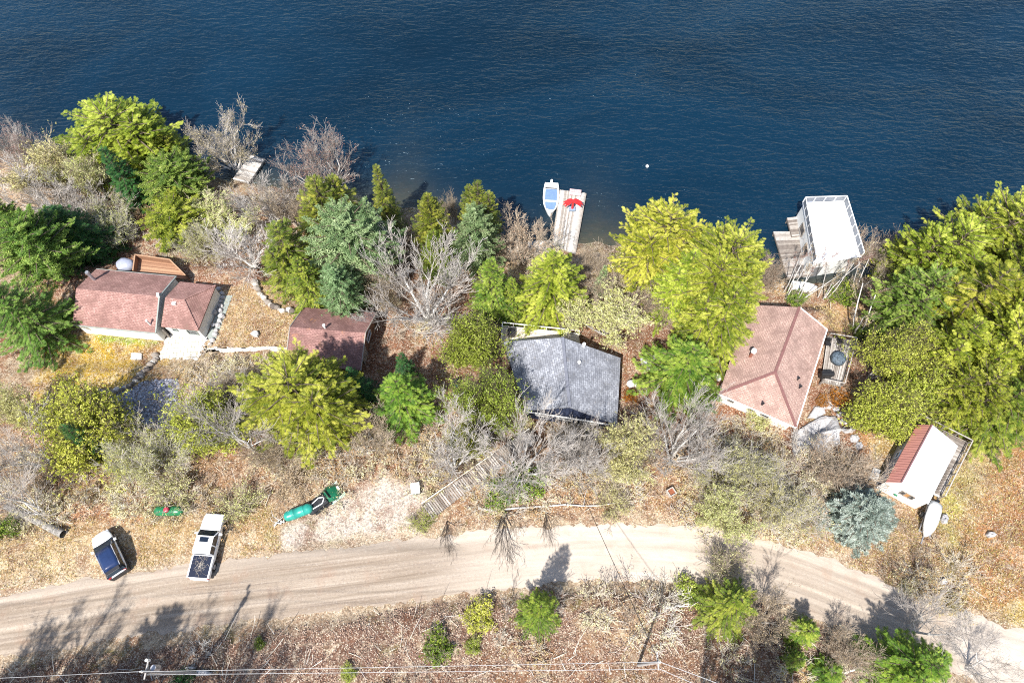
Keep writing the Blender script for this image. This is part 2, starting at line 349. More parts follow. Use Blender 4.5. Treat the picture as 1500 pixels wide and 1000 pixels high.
# ------------------------------------------------------------------ gravel drive, patio, footpath
def sheet(name, poly_px, mat, lift=.03, zfix=None, n=26):
    """ground sheet over a four-cornered pixel patch, following the terrain"""
    q = [G(*k) for k in poly_px]; V = []; rs = np.random.RandomState(len(name))
    for i in range(n + 1):
        for j in range(n + 1):
            a, b = i / n, j / n
            if i in (0, n) : b += 0
            p = (q[0] * (1-a) + q[1] * a) * (1-b) + (q[3] * (1-a) + q[2] * a) * b
            jx, jy = (rs.randn(2) * .12 if (i in (0, n) or j in (0, n)) else (0, 0))
            x, y = p.x + jx, p.y + jy
            V.append((x, y, (zg(x, y) if zfix is None else zfix) + lift))
    idx = np.arange((n+1)**2).reshape(n+1, n+1); Q = np.stack([idx[:-1, :-1], idx[1:, :-1], idx[1:, 1:], idx[:-1, 1:]], -1).reshape(-1, 4)
    me = np_mesh(name, V, Q, smooth=True); return link(name, me, mat, kind="structure")
t = NT("slate_gravel"); t.set(.9, .2); p = t.pos()
c = t.ramp(t.sep(t.voro(p, 7)), [(0, (.09, .09, .105)), (.5, (.24, .245, .28)), (1, (.5, .5, .55))]); c = t.mix(c, (.3, .24, .17), t.ramp(t.noise(p, 1.2, 5, .7), [(.52, 0.0), (.7, .7)]))
t.col(c); t.bump(t.sep(t.voro(p, 7)), .8, .05)
sheet("gravel_drive", [(140,590),(215,558),(262,553),(258,640)], t.m, .04)
t = NT("flagstone"); t.set(.85, .2); uv = t.pos()
b = t.N("ShaderNodeTexBrick"); t.L(t.map(uv, (1, 1, 1), (0, 0, -.07)), b.inputs["Vector"]); b.inputs["Scale"].default_value = 1; b.inputs["Brick Width"].default_value = .75; b.inputs["Row Height"].default_value = .62; b.inputs["Mortar Size"].default_value = .035
for k, c in (("Color1", (.72, .69, .64)), ("Color2", (.6, .58, .56)), ("Mortar", (.2, .19, .12))): b.inputs[k].default_value = c + (1,)
t.col(t.mix(b.outputs["Color"], (.4, .38, .33), t.ramp(t.noise(uv, 3, 5, .7), [(.5, 0.0), (.7, .6)])))
sheet("stone_patio", [(233,524),(246,489),(304,494),(290,527)], t.m, .05, n=14)
t = NT("concrete_path"); t.set(.9, .15); p = t.pos()
t.col(t.mix((.66, .6, .52), (.36, .29, .2), t.ramp(t.noise(p, 2.5, 6, .75), [(.48, 0.0), (.65, .8)])))
sheet("footpath", [(300,515.5),(300,509.5),(425,509),(425,515)], t.m, .065, n=30)
# ------------------------------------------------------------------ lake
wx = axis(-85, 85, 1.0, 500); wy = np.concatenate([np.arange(36, 72, .8), 72 + np.cumsum(np.linspace(1, 14, 50))])
WX, WY = np.meshgrid(wx, wy); n, m = WX.shape; idx = np.arange(n*m).reshape(n, m)
me = np_mesh("lake_water", np.stack([WX, WY, np.full_like(WX, LAKE)], -1).reshape(-1, 3), np.stack([idx[:-1, :-1], idx[:-1, 1:], idx[1:, 1:], idx[1:, :-1]], -1).reshape(-1, 4))
dsh = np.clip(WY - shore_y(WX), 0, 40); sh = np.exp(-dsh / (2.0 + 2.2 * np.exp(-((WX - 11) / 5) ** 2) + 2.2 * np.exp(-((WX + 14) / 3.5) ** 2)))
a = me.attributes.new("shallow", "FLOAT", "POINT"); a.data.foreach_set("value", sh.astype(np.float32).ravel())
t = NT("lake_water"); t.set(.1, .8); t.b.inputs['Specular Tint'].default_value = (.6,.84,1,1); p = t.pos(); t.b.inputs["IOR"].default_value = 1.33
dw = t.ramp(t.noise(t.map(p, (.02, .035, 1)), 1, 5, .6, 1.0), [(.38, (.001, .0098, .0205)), (.62, (.002, .0168, .035))])
sc_ = t.mix((.035, .05, .032), (.12, .09, .045), t.noise(p, 1.5, 4, .7))
t.col(t.mix(dw, sc_, t.math('MULTIPLY', t.attr("shallow"), .9)))
w1 = t.noise(t.map(p, (.5, 1.45, 1), (0, 0, .12)), 1.0, 3, .55, .5); w2 = t.noise(t.map(p, (1.3, 3.6, 1), (0, 0, -.1)), 1.0, 3, .6, .3); w3 = t.noise(t.map(p, (.12, .25, 1)), 1.0, 2, .5)
hgt = t.math('ADD', t.math('ADD', t.math('MULTIPLY', w1, .8), t.math('MULTIPLY', w2, .34)), t.math('MULTIPLY', w3, .5))
hgt = t.math('MULTIPLY', hgt, t.ramp(t.noise(t.map(p, (.018, .03, 1), (0, 0, .5)), 1.0, 4, .6, .8), [(.35, .55), (.65, 1.35)])); t.bump(hgt, 1.0, .3)
link("lake_water", me, t.m, kind="structure")
# ------------------------------------------------------------------ plant generators
def kite(ax, ay, dx, dy, L, w, dz=0.0):
    nx, ny = -dy, dx
    return [(ax, ay, 0), (ax + dx*L*.45 - nx*w, ay + dy*L*.45 - ny*w, dz*.4), (ax + dx*L, ay + dy*L, dz), (ax + dx*L*.45 + nx*w, ay + dy*L*.45 + ny*w, dz*.4)]
def tpl_feather():
    q = [kite(0, 0, 1, 0, 1, .055, -.1)]
    for x, L in ((.05, .45), (.22, .5), (.4, .46), (.57, .38), (.74, .26)):
        for s in (-1, 1): q.append(kite(x, 0, .64, s * .77, L, .04, -.12))
    return np.array(q)
def tpl_tuft(k, seed, el0=.1, el1=1.4, w=.07):
    r = random.Random(seed); q = []
    for i in range(k):
        az = 2 * PI * i / k + r.uniform(-.3, .3); el = r.uniform(el0, el1); d = Vector((math.cos(az) * math.cos(el), math.sin(az) * math.cos(el), math.sin(el)))
        sd = d.cross(Vector((r.uniform(-1, 1), r.uniform(-1, 1), r.uniform(-1, 1)))).normalized() * w; L = r.uniform(.7, 1)
        q.append([(0, 0, 0), tuple(d * L * .5 + sd), tuple(d * L), tuple(d * L * .5 - sd)])
    return np.array(q)
def tpl_leaves(k, seed, sz=.45):
    r = random.Random(seed); q = []
    for i in range(k):
        c = Vector((r.gauss(0, .45), r.gauss(0, .45), r.gauss(0, .4))); a = Vector((r.uniform(-1, 1), r.uniform(-1, 1), r.uniform(-.5, .7))).normalized(); b = a.cross(Vector((r.uniform(-1, 1), r.uniform(-1, 1), 1))).normalized()
        q.append([tuple(c - a * sz), tuple(c - b * sz * .55), tuple(c + a * sz), tuple(c + b * sz * .55)])
    return np.array(q)
def stamp(tpl, pos, fwd, up, sc, tint, seed=0):
    """copy a leaf template to every position; returns quads (N*k,4,3) and a tint per quad"""
    f = fwd / np.linalg.norm(fwd, axis=1, keepdims=True); s = np.cross(up, f); s /= np.linalg.norm(s, axis=1, keepdims=True) + 1e-9; u = np.cross(f, s)
    R = np.stack([f, s, u], -1)                        # N,3,3
    V = np.einsum('nij,kqj->nkqi', R, tpl) * sc[:, None, None, None] + pos[:, None, None, :]
    rs = np.random.RandomState(seed); T = tint[:, None] + rs.uniform(-.22, .22, (len(pos), tpl.shape[0]))
    return V.reshape(-1, 4, 3), np.clip(T, 0, 1).ravel()
def quads_mesh(name, Qv, T, mat):
    n = len(Qv); me = np_mesh(name, Qv.reshape(-1, 3), np.arange(n * 4).reshape(n, 4), T); me.materials.append(mat); return me
def seg_mesh(name, segs, mat, k=3, kind=None):
    A = np.array([(*a, *b, r0, r1) for a, b, r0, r1 in segs], float); P0, P1, R0, R1 = A[:, :3], A[:, 3:6], A[:, 6], A[:, 7]
    V, Q = seg_np(P0, P1, R0, R1, k); me = np_mesh(name, V, Q, smooth=True); me.materials.append(mat); return me
def seg_np(P0, P1, R0, R1, k=3):
    d = P1 - P0; d /= np.linalg.norm(d, axis=1, keepdims=True) + 1e-9
    h = np.where(np.abs(d[:, 2:]) > .9, np.array([[1., 0, 0]]), np.array([[0, 0, 1.]])); a = np.cross(d, h); a /= np.linalg.norm(a, axis=1, keepdims=True); b = np.cross(d, a)
    V = []
    for p, r in ((P0, R0), (P1, R1)):
        for i in range(k): V.append(p + (a * math.cos(2*PI*i/k) + b * math.sin(2*PI*i/k)) * r[:, None])
    V = np.stack(V, 1); n = len(P0)
    base = (np.arange(n) * 2 * k)[:, None]; Q = np.concatenate([base + np.array([[i, (i+1) % k, k + (i+1) % k, k + i]]) for i in range(k)], 1).reshape(-1, 4)
    return V.reshape(-1, 3), Q
def conifer(seed, H, R, base=.1, prof=.85, nb=120, droop=.22, spray=.62, dens=9.0, leaders=((0, 0, 1, 1),), tpl=None, elev=(-.1, .8), flat=.45, spread=.4, tipup=.12):
    """trunk segments and foliage of a conifer: whorls of boughs, each a fan of sprays"""
    rs = np.random.RandomState(seed); segs = []; PO, FW, UP, SC, TI = [], [], [], [], []
    tpl = tpl_feather() if tpl is None else tpl
    for li, (ox, oy, hs, rr) in enumerate(leaders):
        h1, r1 = H * hs, R * rr; top = np.array([ox, oy, h1]); mid = np.array([ox * .6, oy * .6, h1 * .45]); tr = .02 * h1 + .04
        segs += [((0, 0, -.4), tuple(mid), tr, tr * .7), (tuple(mid), tuple(top), tr * .7, .02)]
        for i in range(nb):
            f = base + (1 - base) * ((i + rs.rand()) / nb) ** 1.05; f = min(f, .995)
            pr = (1 - f) ** prof if prof > 0 else math.sqrt(max(0, 1 - ((f - .42) / .6) ** 2))
            L = r1 * pr * (.72 + .42 * rs.rand()) + .15; az = i * 2.39996 + rs.uniform(-.4, .4)
            ax = mid * (f / .45) if f < .45 else mid + (top - mid) * (f - .45) / .55
            el = elev[0] + (elev[1] - elev[0]) * f ** 2 + rs.uniform(-.12, .12)
            d = np.array([math.cos(az) * math.cos(el), math.sin(az) * math.cos(el), math.sin(el)]); sd = np.array([-math.sin(az), math.cos(az), 0])
            end = ax + d * L + np.array([0, 0, -droop * L + tipup * L])
            segs.append((tuple(ax), tuple((ax + end) / 2 + np.array([0, 0, .06 * L])), .012 * L + .015, .01 * L + .01)); segs.append((tuple((ax + end) / 2 + np.array([0, 0, .06 * L])), tuple(end), .01 * L + .01, .008))
            n = max(4, int(L * dens)); t = rs.uniform(.06, 1, n) ** .72; lat = rs.uniform(-1, 1, n)
            wd = spread * L * (1.02 - t) * np.minimum(1, .3 + t * 2)
            po = ax + d * (L * t)[:, None] + sd * (lat * wd)[:, None]; po[:, 2] += -droop * L * t ** 2 + tipup * L * t ** 4 + rs.uniform(-.08, .08, n)
            fw = d * .9 + sd * (lat * .75)[:, None] + np.stack([rs.randn(n) * .15, rs.randn(n) * .15, rs.randn(n) * .18 - .12 + .3 * (t > .9)], -1)
            up = np.array([0, 0, 1]) + rs.randn(n, 3) * flat
            bt = rs.uniform(-.3, .3)
            PO.append(po); FW.append(fw); UP.append(up); SC.append(spray * rs.uniform(.65, 1.25, n) * (1.25 - .6 * t) * (.75 + .25 * min(1, L / R))); TI.append(np.clip(.52 + bt + rs.randn(n) * .13, 0, 1))
    Q, T = stamp(tpl, np.concatenate(PO), np.concatenate(FW), np.concatenate(UP), np.concatenate(SC), np.concatenate(TI), seed)
    return segs, Q, T
def branching(seed, H, stems=1, spread=.5, lv=4, tr=.16, ratio=.62, kids=(2, 3), upt=.12, first=.35, stem_lean=.25, wig=.16):
    """segments and tips of a leafless deciduous tree"""
    r = random.Random(seed); segs = []; tips = []
    def grow(p, d, L, rad, lev):
        ns = 3 if lev < lv else 2
        for i in range(ns):
            d = (d + Vector((r.gauss(0, wig), r.gauss(0, wig), r.gauss(0, wig) + upt))).normalized()
            q = p + d * (L / ns); r1 = max(.012, rad * (1 - .22)); segs.append((tuple(p), tuple(q), rad, r1)); p, rad = q, r1
            if lev < lv and (lev > 0 or (i + 1) / ns > first - .02):
                for k in range(r.choice(kids) if lev else kids[1]):
                    side = d.cross(Vector((r.gauss(0, 1), r.gauss(0, 1), r.gauss(0, 1)))).normalized(); an = r.uniform(.4, .95) * spread * 1.6
                    grow(p, (d * math.cos(an) + side * math.sin(an)).normalized(), L * ratio * r.uniform(.7, 1.15), rad * r.uniform(.42, .62), lev + 1)
        if lev >= lv - 1: tips.append((p, d))
    L0 = H * .45
    for s in range(stems):
        az = 2 * PI * (s + r.random() * .7) / stems; ln = stem_lean * (0 if stems == 1 else r.uniform(.5, 1.4))
        grow(Vector((.1 * math.cos(az) * (stems > 1), .1 * math.sin(az) * (stems > 1), -.25)), Vector((math.sin(ln) * math.cos(az), math.sin(ln) * math.sin(az), math.cos(ln))), L0 * r.uniform(.85, 1.15), tr * r.uniform(.7, 1.1), 0)
    zmax = max(b[2] for a, b, _, _ in segs); k = H / zmax
    segs = [(tuple(c * k for c in a), tuple(c * k for c in b), r0, r1) for a, b, r0, r1 in segs]
    return segs, [(p * k, d) for p, d in tips]
def rad_of(pts): return float(np.percentile(np.hypot(pts[:, 0], pts[:, 1]), 95))
PROTO = {}
def proto_conifer(key, name, mat, bk, **kw):
    segs, Q, T = conifer(**kw); R = rad_of(Q.reshape(-1, 3)); H = float(Q[..., 2].max())
    PROTO[key] = dict(name=name, parts=[("trunk", seg_mesh("trunk", segs, bk, 5)), ("crown", quads_mesh("crown", Q, T, mat))], R=R, H=H)
def proto_bare(key, name, bk, tw, mat=None, leaves=0, lsz=.12, lk=5, cl=.3, cut=.035, **kw):
    segs, tips = branching(**kw); big = [s for s in segs if s[2] > cut]; small = [s for s in segs if s[2] <= cut]
    pts = np.array([s[1] for s in segs]); R = rad_of(pts); H = float(pts[:, 2].max())
    parts = [("trunk", seg_mesh("trunk", big, bk, 6))]
    tm = seg_mesh("twigs", small, tw, 3); parts.append(("twigs", tm))
    if mat:
        rs = np.random.RandomState(kw['seed']); tp = np.array([tuple(p) for p, d in tips]); td = np.array([tuple(d) for p, d in tips])
        i = rs.randint(0, len(tp), leaves); po = tp[i] - td[i] * rs.uniform(0, .8, (leaves, 1)) + rs.randn(leaves, 3) * cl * .5
        Q, T = stamp(tpl_leaves(lk, kw['seed'], .42), po, rs.randn(leaves, 3), rs.randn(leaves, 3) + np.array([0, 0, .6]), lsz * 2 * rs.uniform(.6, 1.3, leaves), np.clip(.5 + rs.randn(leaves) * .2, 0, 1), kw['seed'])
        parts.append(("crown", quads_mesh("crown", Q, T, mat)))
    PROTO[key] = dict(name=name, parts=parts, R=R, H=H)
ML = ((0, 0, 1, .8), (1.7, .6, .86, .68), (-1.5, 1.0, .9, .66), (.3, -1.8, .8, .66), (-1.2, -1.2, .74, .55))
ML2 = ((0, 0, 1, .85), (1.3, -1.0, .8, .7), (-1.4, .3, .86, .68))
proto_conifer('hem1', 'hemlock_tree', M['hemlock'], M['bbark'], seed=1, H=13, R=4.6, nb=62, prof=.0, base=.18, leaders=ML, spray=.45, dens=19, spread=.28, flat=.6, droop=.18, elev=(-.05, 1.0))
proto_conifer('hem2', 'hemlock_tree', M['hemlock'], M['bbark'], seed=2, H=13, R=4.2, nb=80, prof=.6, base=.1, leaders=ML2, spray=.44, dens=19, spread=.28, flat=.6, elev=(-.1, .9))
proto_conifer('hem3', 'hemlock_tree', M['hemlock'], M['bbark'], seed=3, H=12, R=4.0, nb=125, prof=.7, base=.08, spray=.44, dens=21, spread=.28, flat=.6, leaders=((0, 0, 1, 1),))
proto_conifer('ced1', 'cedar_tree', M['cedar'], M['bbark'], seed=4, H=11, R=2.6, nb=190, prof=.5, base=.04, spray=.4, dens=18, elev=(.15, 1.1), droop=.05, flat=.9, leaders=((0, 0, 1, 1),))
proto_conifer('ced2', 'cedar_tree', M['cedar'], M['bbark'], seed=5, H=11, R=2.7, nb=100, prof=.5, base=.05, spray=.4, dens=16, elev=(.1, 1.1), droop=.05, flat=.9, leaders=((0, 0, 1, .85), (1.1, .3, .85, .75), (-.9, -.6, .9, .75)))
proto_conifer('spr1', 'spruce_tree', M['dark'], M['bbark'], seed=6, H=13, R=3.6, nb=170, prof=.85, base=.04, spray=.46, dens=17, droop=.3, elev=(-.15, .7))
proto_conifer('spr2', 'spruce_tree', M['spruce'], M['bbark'], seed=7, H=9, R=3.2, nb=130, prof=.7, base=.05, spray=.45, dens=16, droop=.2)
proto_conifer('spire', 'spruce_tree', M['cedar'], M['bbark'], seed=8, H=11, R=1.7, nb=150, prof=.9, base=.03, spray=.42, dens=13, droop=.25)
proto_conifer('pin1', 'pine_tree', M['pine'], M['bbark'], seed=9, H=13, R=3.9, nb=75, prof=.0, base=.25, spray=.42, dens=15, tpl=tpl_tuft(12, 1, w=.085), elev=(.1, .9), droop=.05, leaders=((0, 0, 1, .9), (1.2, .9, .85, .7)))
proto_conifer('pin2', 'pine_tree', M['pine'], M['bbark'], seed=10, H=12, R=3.2, nb=120, prof=.45, base=.12, spray=.4, dens=16, tpl=tpl_tuft(12, 2, w=.085), elev=(.1, .9), droop=.05)
proto_conifer('blue', 'blue_spruce', M['blue'], M['bbark'], seed=11, H=6.5, R=3.1, nb=230, prof=.6, base=.02, spray=.4, dens=16, spread=.55, droop=.1, tpl=tpl_tuft(10, 3, 0, .9, .07), flat=.3)
proto_conifer('sap', 'fir_sapling', M['spruce'], M['bbark'], seed=12, H=3.2, R=1.25, nb=60, prof=.8, base=.03, spray=.36, dens=18)
VASE = dict(stems=6, spread=.36, lv=4, ratio=.62, stem_lean=.45, kids=(1, 2), first=.3, wig=.085)
proto_bare('vase', 'bare_tree', M['wbark'], M['wtwig'], seed=21, H=10, tr=.16, cut=.04, **{**VASE, 'kids': (1, 2), 'spread': .4})
proto_bare('vase2', 'bare_tree', M['gbark'], M['ttwig'], M['tanbud'], 700, .07, 4, seed=22, H=9, tr=.14, **{**VASE, 'stems': 5})
proto_bare('bare1', 'bare_tree', M['wbark'], M['gtwig'], seed=23, H=11, stems=2, spread=.5, lv=4, tr=.21, ratio=.66, kids=(1, 2), first=.3, wig=.1)
proto_bare('bare2', 'bare_tree', M['wbark'], M['gtwig'], M['pinkbud'], 1700, .075, 4, seed=24, H=10, stems=5, spread=.42, lv=4, tr=.17, ratio=.62, kids=(1, 2), stem_lean=.4, wig=.09)
proto_bare('bare3', 'bare_tree', M['gbark'], M['ttwig'], M['tanbud'], 1100, .07, 4, seed=25, H=7, stems=5, spread=.55, lv=3, tr=.07, ratio=.64, kids=(2, 3), stem_lean=.5)
proto_bare('bud1', 'budding_tree', M['gbark'], M['ttwig'], M['bud'], 4200, .075, 5, seed=26, H=9, stems=5, spread=.45, lv=4, tr=.13, ratio=.62, kids=(1, 2), stem_lean=.45, wig=.1)
proto_bare('bud2', 'budding_tree', M['wbark'], M['wtwig'], M['bud'], 4600, .072, 5, seed=27, H=7, stems=7, spread=.6, lv=3, tr=.07, ratio=.68, kids=(2, 3), stem_lean=.65)
proto_bare('map1', 'leafy_tree', M['gbark'], M['bbark'], M['olive'], 11500, .09, 5, cl=.55, seed=28, H=10, stems=3, spread=.5, lv=4, tr=.13, ratio=.62, kids=(2, 3), stem_lean=.3)
proto_bare('map2', 'leafy_tree', M['gbark'], M['bbark'], M['olive'], 11000, .085, 5, cl=.6, seed=29, H=8, stems=5, spread=.58, lv=3, tr=.1, ratio=.68, kids=(3, 3), stem_lean=.5)
proto_bare('birch', 'birch_tree', M['wbark'], M['gtwig'], M['pinkbud'], 160, .07, 4, seed=30, H=9, stems=1, spread=.34, lv=3, tr=.15, ratio=.38, kids=(1, 1), first=.6, upt=.05, wig=.07, cut=.03)
proto_bare('birch2', 'birch_tree', M['wbark'], M['gtwig'], M['tanbud'], 160, .07, 4, seed=31, H=9, stems=2, spread=.34, lv=3, tr=.13, ratio=.38, kids=(1, 1), first=.6, upt=.05, wig=.08, cut=.03, stem_lean=.18)
proto_bare('shrub', 'bare_shrub', M['gbark'], M['ttwig'], M['tanbud'], 700, .06, 4, seed=32, H=2.6, stems=9, spread=.5, lv=2, tr=.03, ratio=.66, kids=(2, 3), stem_lean=.75, cut=.02)
proto_bare('gshrub', 'leafy_shrub', M['gbark'], M['ttwig'], M['spruce'], 900, .09, 5, cl=.4, seed=33, H=1.8, stems=9, spread=.6, lv=2, tr=.03, ratio=.66, kids=(2, 3), stem_lean=.8, cut=.02)
proto_bare('snag', 'dead_tree_branch', M['wbark'], M['wtwig'], seed=34, H=4.5, stems=2, spread=.5, lv=3, tr=.06, ratio=.6, kids=(1, 2), stem_lean=.5, cut=.025)
proto_bare('fork', 'bare_tree', M['wbark'], M['wtwig'], seed=37, H=10, tr=.15, cut=.04, **{**VASE, 'kids': (1, 2), 'spread': .44, 'stems': 4})
proto_bare('dark', 'bare_tree', M['dbark'], M['dbark'], seed=35, H=7, stems=3, spread=.4, lv=3, tr=.1, ratio=.6, kids=(1, 2), stem_lean=.35, wig=.12, cut=.03)
def plant(key, u, v, w, H, hc, label, cat, mat=None, name=None, rz=None, lean=None, group=None, seed=[0]):
    """put a plant so that the middle of its crown (hc of its height) is seen at (u, v), w pixels wide"""
    seed[0] += 1; r = random.Random(seed[0] * 7 + 3); p = PROTO[key]; g = G(u, v, H * hc)
    R = (w / 2) * depth(u, v, g.z + H * hc) / 1000
    o = thing(name or p['name'], label, cat, (g.x, g.y, g.z), r.uniform(0, 6.28) if rz is None else rz, group)
    s = R / p['R']; o.scale = (s * r.uniform(.93, 1.07), s * r.uniform(.93, 1.07), H / p['H'])
    if lean: o.rotation_mode = 'XYZ'; o.rotation_euler = (lean[0], lean[1], 0)
    for nm, me in p['parts']:
        c = bpy.data.objects.new(nm, me); COL.objects.link(c); c.parent = o
        if mat and nm == 'crown': c.material_slots[0].link = 'OBJECT'; c.material_slots[0].material = mat
    return o
